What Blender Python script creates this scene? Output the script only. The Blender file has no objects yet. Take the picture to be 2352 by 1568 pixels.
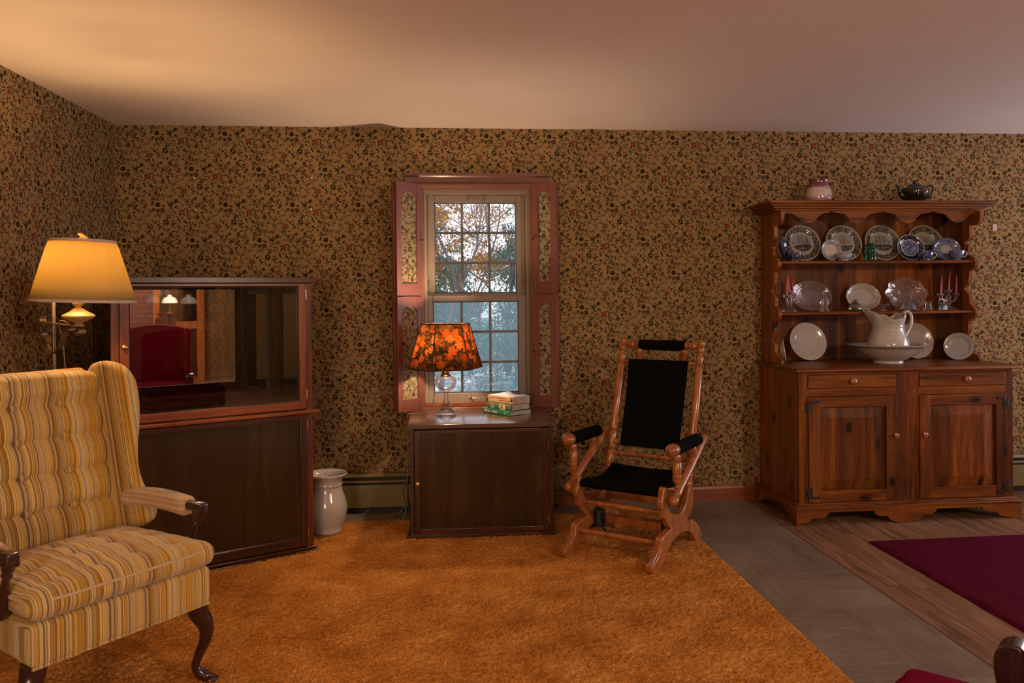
import bpy, math, random
from math import sin, cos, pi, radians, sqrt, atan2, exp
from mathutils import Vector, Matrix
random.seed(7)
S = bpy.context.scene
COL = S.collection

# ---------------------------------------------------------------- camera
cam_d = bpy.data.cameras.new('camera'); cam = bpy.data.objects.new('camera', cam_d); COL.objects.link(cam)
cam_d.sensor_width = 36.0
cam_d.lens = 1855.07 / 2352 * 36.0
cam_d.shift_y = -97.22 / 2352
cam_d.clip_start = 0.05
cam_d.dof.use_dof = True; cam_d.dof.focus_distance = 4.4; cam_d.dof.aperture_fstop = 6.3
_yaw, _pit, _rol = radians(5.35902), radians(-0.49937), radians(-0.51222)
_F = Vector((sin(_yaw)*cos(_pit), cos(_yaw)*cos(_pit), sin(_pit)))
_R = Vector((cos(_yaw), -sin(_yaw), 0)); _U = _R.cross(_F)
_R, _U = cos(_rol)*_R + sin(_rol)*_U, -sin(_rol)*_R + cos(_rol)*_U
_m = Matrix.Identity(4)
for i in range(3):
    _m[i][0] = _R[i]; _m[i][1] = _U[i]; _m[i][2] = -_F[i]
_m[0][3], _m[1][3], _m[2][3] = 1.95924, -5.19008, 1.38798
cam.matrix_world = _m
S.camera = cam

# ---------------------------------------------------------------- sky
world = bpy.data.worlds.new('world'); S.world = world; world.use_nodes = True
wn = world.node_tree; bg = wn.nodes['Background']
bg.inputs[0].default_value = (0.72, 0.84, 1.0, 1); bg.inputs[1].default_value = 1.25

# ---------------------------------------------------------------- lights (daylight from the right window, added fill behind the camera)
def area_light(name, loc, target, sx, sy, power, color, spread=180):
    l = bpy.data.lights.new(name, 'AREA'); l.shape = 'RECTANGLE'; l.size = sx; l.size_y = sy
    l.energy = power; l.color = color; l.spread = radians(spread)
    o = bpy.data.objects.new(name, l); COL.objects.link(o); o.location = loc
    d = Vector(target) - Vector(loc)
    o.rotation_euler = d.to_track_quat('-Z', 'Y').to_euler()
    return o
area_light('window_daylight_right', (7.95, -1.2, 1.35), (3.0, -1.6, 2.1), 1.9, 1.5, 22, (0.92, 0.84, 0.92))
area_light('added_fill_front', (1.0, -7.3, 1.5), (3.0, 0, 2.3), 1.4, 1.3, 46, (1.0, 0.72, 0.47))  # added warm fill from behind the camera, not daylight
S.view_settings.view_transform = 'Standard'; S.view_settings.look = 'None'
S.view_settings.gamma = 1.0; S.view_settings.use_curve_mapping = False
S.view_settings.exposure = 1.25
S.cycles.caustics_reflective = False; S.cycles.caustics_refractive = False
try:
    S.cycles.max_bounces = 10; S.cycles.transparent_max_bounces = 16; S.cycles.transmission_bounces = 10
except Exception: pass

# ---------------------------------------------------------------- mesh builder
class MB:
    def __init__(s): s.v = []; s.f = []; s.m = []
    def add(s, vs, fs, mi=0, M=None):
        b = len(s.v)
        s.v += [tuple(M @ Vector(p)) for p in vs] if M is not None else [tuple(p) for p in vs]
        s.f += [tuple(b+i for i in f) for f in fs]; s.m += [mi]*len(fs)
        return s
    def box(s, x0, x1, y0, y1, z0, z1, mi=0, M=None):
        v = [(x0,y0,z0),(x1,y0,z0),(x1,y1,z0),(x0,y1,z0),(x0,y0,z1),(x1,y0,z1),(x1,y1,z1),(x0,y1,z1)]
        return s.add(v, [(0,3,2,1),(4,5,6,7),(0,1,5,4),(1,2,6,5),(2,3,7,6),(3,0,4,7)], mi, M)
    def lathe(s, prof, n=32, c=(0,0,0), mi=0, M=None, fr=None, caps=True):
        # prof: list of (r, z); fr(angle, r, z) -> (r, z) optional
        vs = []; fs = []; k = len(prof)
        for i in range(n):
            a = 2*pi*i/n
            for r, z in prof:
                if fr: r, z = fr(a, r, z)
                vs.append((c[0]+r*cos(a), c[1]+r*sin(a), c[2]+z))
        for i in range(n):
            j = (i+1) % n
            for q in range(k-1):
                fs.append((i*k+q, j*k+q, j*k+q+1, i*k+q+1))
        if caps:
            if prof[0][0] > 1e-5: fs.append(tuple(i*k for i in range(n))[::-1])
            if prof[-1][0] > 1e-5: fs.append(tuple(i*k+k-1 for i in range(n)))
        return s.add(vs, fs, mi, M)
    def tube(s, pts, r, n=10, mi=0, M=None, caps=True, flat=1.0, up=None):
        P = [Vector(p) for p in pts]; k = len(P)
        R = r if isinstance(r, (list, tuple)) else [r]*k
        vs = []; fs = []; prev = None
        for i in range(k):
            t = (P[min(i+1,k-1)] - P[max(i-1,0)])
            t = t.normalized() if t.length > 1e-9 else Vector((0,0,1))
            if prev is None:
                ref = Vector(up) if up else (Vector((0,0,1)) if abs(t.z) < .9 else Vector((1,0,0)))
                a = (ref - t*ref.dot(t)).normalized()
            else:
                a = prev - t*prev.dot(t)
                a = a.normalized() if a.length > 1e-6 else t.orthogonal().normalized()
            prev = a; b = t.cross(a)
            for j in range(n):
                g = 2*pi*j/n
                vs.append(P[i] + (a*cos(g)*flat + b*sin(g))*R[i])
        for i in range(k-1):
            for j in range(n):
                q = (j+1) % n
                fs.append((i*n+j, i*n+q, (i+1)*n+q, (i+1)*n+j))
        if caps:
            fs.append(tuple(range(n))[::-1]); fs.append(tuple((k-1)*n+j for j in range(n)))
        return s.add(vs, fs, mi, M)
    def turned(s, p0, p1, prof, n=18, mi=0, M=None):
        # lathe between two points; prof: (t 0..1, r)
        a = Vector(p0); b = Vector(p1); d = b-a; L = d.length
        q = d.to_track_quat('Z', 'Y').to_matrix().to_4x4(); q.translation = a
        if M is not None: q = M @ q
        return s.lathe([(r, t*L) for t, r in prof], n, mi=mi, M=q)
    def prism(s, poly, ax, a, b, mi=0, M=None):
        # poly in the two other axes (x:(y,z), y:(x,z), z:(x,y))
        def P(p, t):
            return {'x': (t,p[0],p[1]), 'y': (p[0],t,p[1]), 'z': (p[0],p[1],t)}[ax]
        k = len(poly)
        vs = [P(p,a) for p in poly] + [P(p,b) for p in poly]
        fs = [tuple(range(k))[::-1], tuple(range(k,2*k))] + [(i,(i+1)%k,k+(i+1)%k,k+i) for i in range(k)]
        return s.add(vs, fs, mi, M)
    def grid(s, P, cu=False, cv=False, mi=0, M=None):
        nu = len(P); nv = len(P[0]); vs = [p for r in P for p in r]; fs = []
        for i in range(nu if cu else nu-1):
            for j in range(nv if cv else nv-1):
                fs.append((i*nv+j, ((i+1)%nu)*nv+j, ((i+1)%nu)*nv+(j+1)%nv, i*nv+(j+1)%nv))
        return s.add(vs, fs, mi, M)
    def rbox(s, x0, x1, y0, y1, z0, z1, r, seg=(4,4,4), fn=None, mi=0, M=None):
        lo = (x0,y0,z0); hi = (x1,y1,z1); D = {}; vs = []; fs = []
        def vid(p):
            k = (round(p[0],5), round(p[1],5), round(p[2],5))
            if k in D: return D[k]
            q = [min(max(p[i], lo[i]+r), hi[i]-r) for i in range(3)]
            d = Vector([p[i]-q[i] for i in range(3)])
            o = Vector(q) + (d.normalized()*r if d.length > 1e-9 else d)
            if fn: o = Vector(fn(o.x, o.y, o.z))
            D[k] = len(vs); vs.append(o); return D[k]
        def ticks(i):
            a, b = lo[i], hi[i]; rr = r
            out = [a, a+rr*.3, a+rr*.65] + [a+rr+(b-a-2*rr)*t/seg[i] for t in range(seg[i]+1)] + [b-rr*.65, b-rr*.3, b]
            return out
        T = [ticks(i) for i in range(3)]
        for ax in range(3):
            u, w = (ax+1) % 3, (ax+2) % 3
            for side in (0, 1):
                for i in range(len(T[u])-1):
                    for j in range(len(T[w])-1):
                        q = []
                        for (a, b) in ((i,j),(i+1,j),(i+1,j+1),(i,j+1)):
                            p = [0,0,0]; p[ax] = hi[ax] if side else lo[ax]; p[u] = T[u][a]; p[w] = T[w][b]
                            q.append(vid(p))
                        if len(set(q)) == 4: fs.append(tuple(q if side else q[::-1]))
        return s.add(vs, fs, mi, M)
    def pieces(s):
        # groups of faces that belong together: connected or touching boxes
        n = len(s.v); par = list(range(n))
        def find(a):
            while par[a] != a: par[a] = par[par[a]]; a = par[a]
            return a
        for f in s.f:
            r = find(f[0])
            for i in f[1:]:
                q = find(i)
                if q != r: par[q] = r
        comp = {}
        for i in range(n): comp.setdefault(find(i), []).append(i)
        if len(comp) == 1 or len(comp) > 200: return [s]
        keys = list(comp); bb = []
        for k in keys:
            P = [s.v[i] for i in comp[k]]
            bb.append([min(p[d] for p in P) for d in range(3)] + [max(p[d] for p in P) for d in range(3)])
        g = list(range(len(keys)))
        def gf(a):
            while g[a] != a: a = g[a]
            return a
        e = .0015
        for i in range(len(keys)):
            for j in range(i):
                if all(bb[i][d] <= bb[j][d+3]+e and bb[j][d] <= bb[i][d+3]+e for d in range(3)):
                    a, b = gf(i), gf(j)
                    if a != b: g[a] = b
        lab = {keys[i]: gf(i) for i in range(len(keys))}; roots = sorted(set(lab.values()))
        if len(roots) == 1: return [s]
        out = {r: MB() for r in roots}; mp = {}
        for i in range(n):
            m = out[lab[find(i)]]; mp[i] = len(m.v); m.v.append(s.v[i])
        for f, mi in zip(s.f, s.m):
            m = out[lab[find(f[0])]]; m.f.append(tuple(mp[i] for i in f)); m.m.append(mi)
        return [out[r] for r in roots]
    def build(s, name, mats, parent=None, smooth=40, bevel=0, world=False, sub=0, whole=False):
        if parent is not None and not whole:
            parts = s.pieces()
            if 1 < len(parts) <= 12:
                out = [q.build(name, mats, parent, smooth, bevel, world, sub, True) for q in parts]
                return out[0]
        vs = s.v
        if world and parent is not None:
            par = parent
            T = Matrix.Identity(4)
            chain = []
            while par is not None: chain.append(par); par = par.parent
            for q in chain[::-1]: T = T @ (Matrix.Translation(q.location) @ q.rotation_euler.to_matrix().to_4x4())
            T = T.inverted(); vs = [tuple(T @ Vector(p)) for p in vs]
        me = bpy.data.meshes.new(name); me.from_pydata([tuple(p) for p in vs], [], s.f)
        if not isinstance(mats, (list, tuple)): mats = [mats]
        for m in mats: me.materials.append(m)
        if len(mats) > 1: me.polygons.foreach_set('material_index', s.m)
        if smooth:
            me.polygons.foreach_set('use_smooth', [True]*len(me.polygons))
            try: me.set_sharp_from_angle(angle=radians(smooth))
            except Exception: pass
        me.update()
        o = bpy.data.objects.new(name, me); COL.objects.link(o)
        if parent is not None: o.parent = parent
        if bevel:
            b = o.modifiers.new('bevel', 'BEVEL'); b.width = bevel; b.segments = 2; b.limit_method = 'ANGLE'; b.angle_limit = radians(35)
            b.harden_normals = False
        if sub:
            b = o.modifiers.new('sub', 'SUBSURF'); b.levels = sub; b.render_levels = sub
        return o

def tag(o, label=None, cat=None, group=None, kind=None):
    if label: o['label'] = label
    if cat: o['category'] = cat
    if group: o['group'] = group
    if kind: o['kind'] = kind
    return o
def thing(name, label, cat, loc=(0,0,0), rz=0.0, group=None):
    o = bpy.data.objects.new(name, None); COL.objects.link(o); o.location = loc; o.rotation_euler = (0,0,rz)
    o.empty_display_size = .05
    return tag(o, label, cat, group)
def copy_tree(o, parent=None):
    c = o.copy(); COL.objects.link(c); c.parent = parent
    for ch in list(o.children): copy_tree(ch, c)
    return c
def smoothstep(a, b, x):
    t = min(1, max(0, (x-a)/(b-a))); return t*t*(3-2*t)
def spline(P, n=8, closed=False):
    # catmull-rom through points (2D or 3D tuples)
    out = []; k = len(P)
    rng = range(k if closed else k-1)
    for i in rng:
        p = [P[(i+j-1) % k] if closed else P[min(max(i+j-1,0),k-1)] for j in range(4)]
        for t in range(n):
            t /= n
            out.append(tuple(.5*((2*p[1][d]) + (-p[0][d]+p[2][d])*t + (2*p[0][d]-5*p[1][d]+4*p[2][d]-p[3][d])*t*t + (-p[0][d]+3*p[1][d]-3*p[2][d]+p[3][d])*t**3) for d in range(len(P[0]))))
    if not closed: out.append(tuple(P[-1]))
    return out

# ---------------------------------------------------------------- materials
def nmat(name):
    m = bpy.data.materials.new(name); m.use_nodes = True
    nt = m.node_tree; return m, nt, nt.nodes['Principled BSDF']
def N(nt, typ, **kw):
    n = nt.nodes.new(typ)
    for k, v in kw.items():
        if k.startswith('i_'):
            key = k[2:]; key = int(key) if key.isdigit() else key.replace('_', ' ')
            n.inputs[key].default_value = v
        else: setattr(n, k, v)
    return n
def L(nt, a, b): nt.links.new(a, b)
def ramp(nt, stops, interp='LINEAR'):
    r = nt.nodes.new('ShaderNodeValToRGB'); e = r.color_ramp.elements; r.color_ramp.interpolation = interp
    while len(e) < len(stops): e.new(.5)
    for i, (p, c) in enumerate(stops): e[i].position = p; e[i].color = (c[0],c[1],c[2],1)
    return r
def math_(nt, op, a, b=None, c=None):
    n = nt.nodes.new('ShaderNodeMath'); n.operation = op
    for i, x in enumerate((a, b, c)):
        if x is None: continue
        if hasattr(x, 'is_output'): nt.links.new(x, n.inputs[i])
        else: n.inputs[i].default_value = x
    return n.outputs[0]
def mixc(nt, fac, a, b, mode='MIX'):
    n = nt.nodes.new('ShaderNodeMix'); n.data_type = 'RGBA'; n.blend_type = mode
    for key, x in ((0, fac), (6, a), (7, b)):
        if hasattr(x, 'is_output'): nt.links.new(x, n.inputs[key])
        else: n.inputs[key].default_value = (x[0],x[1],x[2],1) if isinstance(x, (tuple, list)) else x
    return n.outputs[2]
def bump(nt, h, dist=.002, strength=.5, to=None):
    b = nt.nodes.new('ShaderNodeBump'); b.inputs['Strength'].default_value = strength; b.inputs['Distance'].default_value = dist
    nt.links.new(h, b.inputs['Height'])
    if to is not None: nt.links.new(b.outputs[0], to.inputs['Normal'])
    return b.outputs[0]
def objco(nt, scale=(1,1,1), rot=(0,0,0)):
    t = nt.nodes.new('ShaderNodeTexCoord'); m = nt.nodes.new('ShaderNodeMapping')
    m.inputs['Scale'].default_value = scale; m.inputs['Rotation'].default_value = rot
    nt.links.new(t.outputs['Object'], m.inputs['Vector']); return m.outputs[0], t.outputs['Object']
def plain(name, col, rough=.5, metal=0, spec=.5, noise=0.12, nscale=18, coat=0, bmp=0):
    m, nt, p = nmat(name); p.inputs['Roughness'].default_value = rough; p.inputs['Metallic'].default_value = metal
    p.inputs['Specular IOR Level'].default_value = spec
    if coat: p.inputs['Coat Weight'].default_value = coat; p.inputs['Coat Roughness'].default_value = .12
    v, _ = objco(nt)
    n = N(nt, 'ShaderNodeTexNoise', i_Scale=nscale, i_Detail=4.0); L(nt, v, n.inputs['Vector'])
    r = ramp(nt, [(.3, [c*(1-noise) for c in col]), (.7, [min(1,c*(1+noise)) for c in col])]); L(nt, n.outputs[0], r.inputs[0])
    L(nt, r.outputs[0], p.inputs['Base Color'])
    if bmp: bump(nt, n.outputs[0], bmp, .6, p)
    return m
def wood(name, dark, mid, light, axis='z', rough=.35, coat=.25, sc=1.0, knots=0, plank=0, plank_ax='x', gscale=1.0, bmp=.0004, pvar=.35):
    m, nt, p = nmat(name)
    st = {'x': (1.2,14,14), 'y': (14,1.2,14), 'z': (14,14,1.2)}[axis]
    v, raw = objco(nt, tuple(a*sc for a in st))
    vin = v
    bright = None
    if plank:
        sp = N(nt, 'ShaderNodeSeparateXYZ'); L(nt, raw, sp.inputs[0])
        k = math_(nt, 'FLOOR', math_(nt, 'DIVIDE', sp.outputs['XYZ'.index(plank_ax.upper())], plank))
        wnz = N(nt, 'ShaderNodeTexWhiteNoise', noise_dimensions='1D'); L(nt, k, wnz.inputs['W'])
        off = N(nt, 'ShaderNodeVectorMath', operation='ADD'); L(nt, v, off.inputs[0])
        sc2 = N(nt, 'ShaderNodeVectorMath', operation='SCALE'); L(nt, wnz.outputs['Color'], sc2.inputs[0]); sc2.inputs['Scale'].default_value = 37.0
        L(nt, sc2.outputs[0], off.inputs[1]); vin = off.outputs[0]
        bright = math_(nt, 'ADD', math_(nt, 'MULTIPLY', wnz.outputs['Value'], pvar), 1-pvar*.5)
    n1 = N(nt, 'ShaderNodeTexNoise', i_Scale=1.0*gscale, i_Detail=5.0, i_Roughness=.6, i_Distortion=.7); L(nt, vin, n1.inputs['Vector'])
    n2 = N(nt, 'ShaderNodeTexNoise', i_Scale=9.0*gscale, i_Detail=2.0); L(nt, vin, n2.inputs['Vector'])
    f = math_(nt, 'ADD', math_(nt, 'MULTIPLY', n1.outputs[0], .75), math_(nt, 'MULTIPLY', n2.outputs[0], .25))
    r = ramp(nt, [(.33, dark), (.5, mid), (.68, light)]); L(nt, f, r.inputs[0])
    col = r.outputs[0]
    if knots:
        ks = {'x': (.55,1,1), 'y': (1,.55,1), 'z': (1,1,.55)}[axis]
        vk, _ = objco(nt, tuple(a*knots for a in ks))
        s3 = N(nt, 'ShaderNodeSeparateXYZ'); L(nt, vk, s3.inputs[0]); c3 = N(nt, 'ShaderNodeCombineXYZ')
        L(nt, math_(nt, 'ADD', s3.outputs[0], s3.outputs[1]), c3.inputs[0]); L(nt, s3.outputs[2], c3.inputs[1])
        vo = N(nt, 'ShaderNodeTexVoronoi', voronoi_dimensions='2D', i_Scale=1.0, i_Randomness=.95); L(nt, c3.outputs[0], vo.inputs['Vector'])
        sepc = N(nt, 'ShaderNodeSeparateColor'); L(nt, vo.outputs['Color'], sepc.inputs[0])
        on = math_(nt, 'GREATER_THAN', sepc.outputs[0], .45)
        kr = ramp(nt, [(.04, (1,1,1)), (.085, (.75,.75,.75)), (.1, (.25,.25,.25)), (.2, (0,0,0))]); L(nt, vo.outputs['Distance'], kr.inputs[0])
        fac = math_(nt, 'MULTIPLY', math_(nt, 'MULTIPLY', kr.outputs[0], on), .92)
        col = mixc(nt, fac, col, [c*.16 for c in dark])
    if bright is not None:
        hs = N(nt, 'ShaderNodeHueSaturation'); L(nt, col, hs.inputs['Color']); L(nt, bright, hs.inputs['Value']); col = hs.outputs[0]
    L(nt, col, p.inputs['Base Color'])
    p.inputs['Roughness'].default_value = rough; p.inputs['Coat Weight'].default_value = coat; p.inputs['Coat Roughness'].default_value = .2
    bump(nt, f, bmp, .5, p)
    return m
def glassy(name, tint=(1,1,1), rough=.02, strength=.35):
    # thin window style glass: clear with mirror-like reflection
    m = bpy.data.materials.new(name); m.use_nodes = True; nt = m.node_tree; nt.nodes.clear()
    o = N(nt, 'ShaderNodeOutputMaterial'); t = N(nt, 'ShaderNodeBsdfTransparent'); t.inputs[0].default_value = (*tint, 1)
    g = N(nt, 'ShaderNodeBsdfGlossy', i_Roughness=rough); g.inputs[0].default_value = (.9,.9,.9,1)
    fr = N(nt, 'ShaderNodeFresnel', i_IOR=1.5); mx = N(nt, 'ShaderNodeMixShader')
    L(nt, math_(nt, 'ADD', fr.outputs[0], strength*.1), mx.inputs[0]); L(nt, t.outputs[0], mx.inputs[1]); L(nt, g.outputs[0], mx.inputs[2]); L(nt, mx.outputs[0], o.inputs[0])
    return m
def crystal(name, tint=(.95,.95,.95), rough=.03, clear=.35):
    # pressed glass: clear body, bright edges and a faint milky bloom
    m = bpy.data.materials.new(name); m.use_nodes = True; nt = m.node_tree; nt.nodes.clear()
    o = N(nt, 'ShaderNodeOutputMaterial'); t = N(nt, 'ShaderNodeBsdfTransparent'); t.inputs[0].default_value = (*tint, 1)
    g = N(nt, 'ShaderNodeBsdfGlossy', i_Roughness=rough+.03); g.inputs[0].default_value = (.95,.93,.92,1)
    d = N(nt, 'ShaderNodeBsdfDiffuse'); d.inputs[0].default_value = tuple(.25+.55*c for c in tint)+(1,)
    v, _ = objco(nt); n = N(nt, 'ShaderNodeTexNoise', i_Scale=70.0); L(nt, v, n.inputs['Vector'])
    b = bump(nt, n.outputs[0], .0015, .5); L(nt, b, g.inputs['Normal'])
    lw = N(nt, 'ShaderNodeLayerWeight', i_Blend=.35); L(nt, b, lw.inputs['Normal'])
    mx = N(nt, 'ShaderNodeMixShader'); L(nt, math_(nt, 'ADD', math_(nt, 'MULTIPLY', lw.outputs['Fresnel'], .75), .012), mx.inputs[0]); L(nt, t.outputs[0], mx.inputs[1]); L(nt, g.outputs[0], mx.inputs[2])
    m2 = N(nt, 'ShaderNodeMixShader'); L(nt, math_(nt, 'ADD', .03, math_(nt, 'MULTIPLY', lw.outputs['Facing'], clear*.42)), m2.inputs[0]); L(nt, mx.outputs[0], m2.inputs[1]); L(nt, d.outputs[0], m2.inputs[2]); L(nt, m2.outputs[0], o.inputs[0])
    return m
# ---------------------------------------------------------------- shared materials
M_ped = wood('stained_pine', (.045,.010,.0015), (.15,.039,.004), (.29,.090,.008), 'z', rough=.42, coat=.06, knots=5.0, plank=.135, pvar=.85)
M_pedx = wood('stained_pine_rail', (.06,.013,.002), (.17,.046,.005), (.31,.096,.008), 'x', rough=.42, coat=.06, knots=4.5)
for _m in (M_ped, M_pedx): _m.node_tree.nodes['Principled BSDF'].inputs['Specular IOR Level'].default_value = .28
M_pedy = wood('stained_pine_side', (.085,.018,.003), (.22,.055,.007), (.33,.10,.014), 'z', rough=.35, coat=.25, knots=4, plank=.14, plank_ax='y', pvar=.3)
M_dk = wood('dark_walnut', (.012,.004,.002), (.05,.014,.006), (.10,.028,.010), 'z', rough=.28, coat=.4)
M_dkx = wood('dark_walnut_rail', (.014,.005,.002), (.055,.015,.006), (.11,.03,.010), 'x', rough=.26, coat=.4)
M_dkm = wood('matte_dark_wood', (.014,.005,.003), (.045,.015,.007), (.08,.026,.012), 'z', rough=.75, coat=0)
M_dkm.node_tree.nodes['Principled BSDF'].inputs['Specular IOR Level'].default_value = .1
M_post = wood('cabinet_post_wood', (.05,.012,.004), (.12,.030,.008), (.20,.058,.014), 'z', rough=.32, coat=.3)
M_mah = wood('mahogany', (.10,.020,.005), (.19,.045,.011), (.29,.085,.02), 'z', rough=.3, coat=.35)
M_mahx = wood('mahogany_rail', (.11,.022,.006), (.21,.05,.012), (.31,.09,.022), 'x', rough=.3, coat=.35)
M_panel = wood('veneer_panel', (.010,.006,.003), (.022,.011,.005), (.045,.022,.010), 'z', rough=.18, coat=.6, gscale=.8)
M_red = wood('red_trim_wood', (.12,.034,.022), (.165,.050,.033), (.21,.07,.043), 'z', rough=.4, coat=.15)
M_redx = wood('red_trim_rail', (.11,.032,.02), (.155,.046,.030), (.20,.066,.04), 'x', rough=.4, coat=.15)
M_oak = wood('golden_turned_wood', (.19,.050,.012), (.33,.105,.026), (.45,.165,.045), 'z', rough=.27, coat=.45, sc=1.6)
M_white = plain('white_ironstone', (.47,.42,.39), rough=.12, coat=.5, noise=.03)
M_cream = plain('cream_china', (.60,.50,.40), rough=.16, coat=.4, noise=.04)
M_brass = plain('aged_brass', (.55,.36,.13), rough=.3, metal=1, noise=.15)
M_iron = plain('black_iron', (.018,.016,.016), rough=.45, noise=.3)
M_scroll = plain('worn_bronze_iron', (.16,.10,.055), rough=.38, metal=.7, noise=.3, nscale=40)
M_steel = plain('bright_steel', (.7,.68,.66), rough=.25, metal=1, noise=.05)
M_vinyl = plain('almond_vinyl', (.21,.155,.122), rough=.35, noise=.03)
M_plaster = plain('ceiling_plaster', (.86,.75,.68), rough=.9, noise=.015, nscale=3, spec=.1)
M_heat = plain('olive_enamel', (.17,.125,.045), rough=.4, noise=.06)
M_black = plain('black_gap', (.006,.005,.005), rough=.6)
M_glass = glassy('clear_pane')
M_crystal = crystal('pressed_glass', (.93,.90,.90))
M_pane = glassy('cabinet_pane', (.975,.97,.96), .02, .12)

def black_cloth():
    m, nt, p = nmat('black_corduroy'); v, raw = objco(nt, (90,90,420))
    n = N(nt, 'ShaderNodeTexNoise', i_Scale=1.0, i_Detail=2.0); L(nt, v, n.inputs['Vector'])
    r = ramp(nt, [(.35,(.0015,.0015,.0015)), (.66,(.005,.005,.005)), (.85,(.022,.020,.018))]); L(nt, n.outputs[0], r.inputs[0]); L(nt, r.outputs[0], p.inputs['Base Color'])
    p.inputs['Roughness'].default_value = .9; p.inputs['Sheen Weight'].default_value = 0; p.inputs['Specular IOR Level'].default_value = .06
    bump(nt, n.outputs[0], .0015, .6, p); return m
M_blk = black_cloth()

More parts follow.
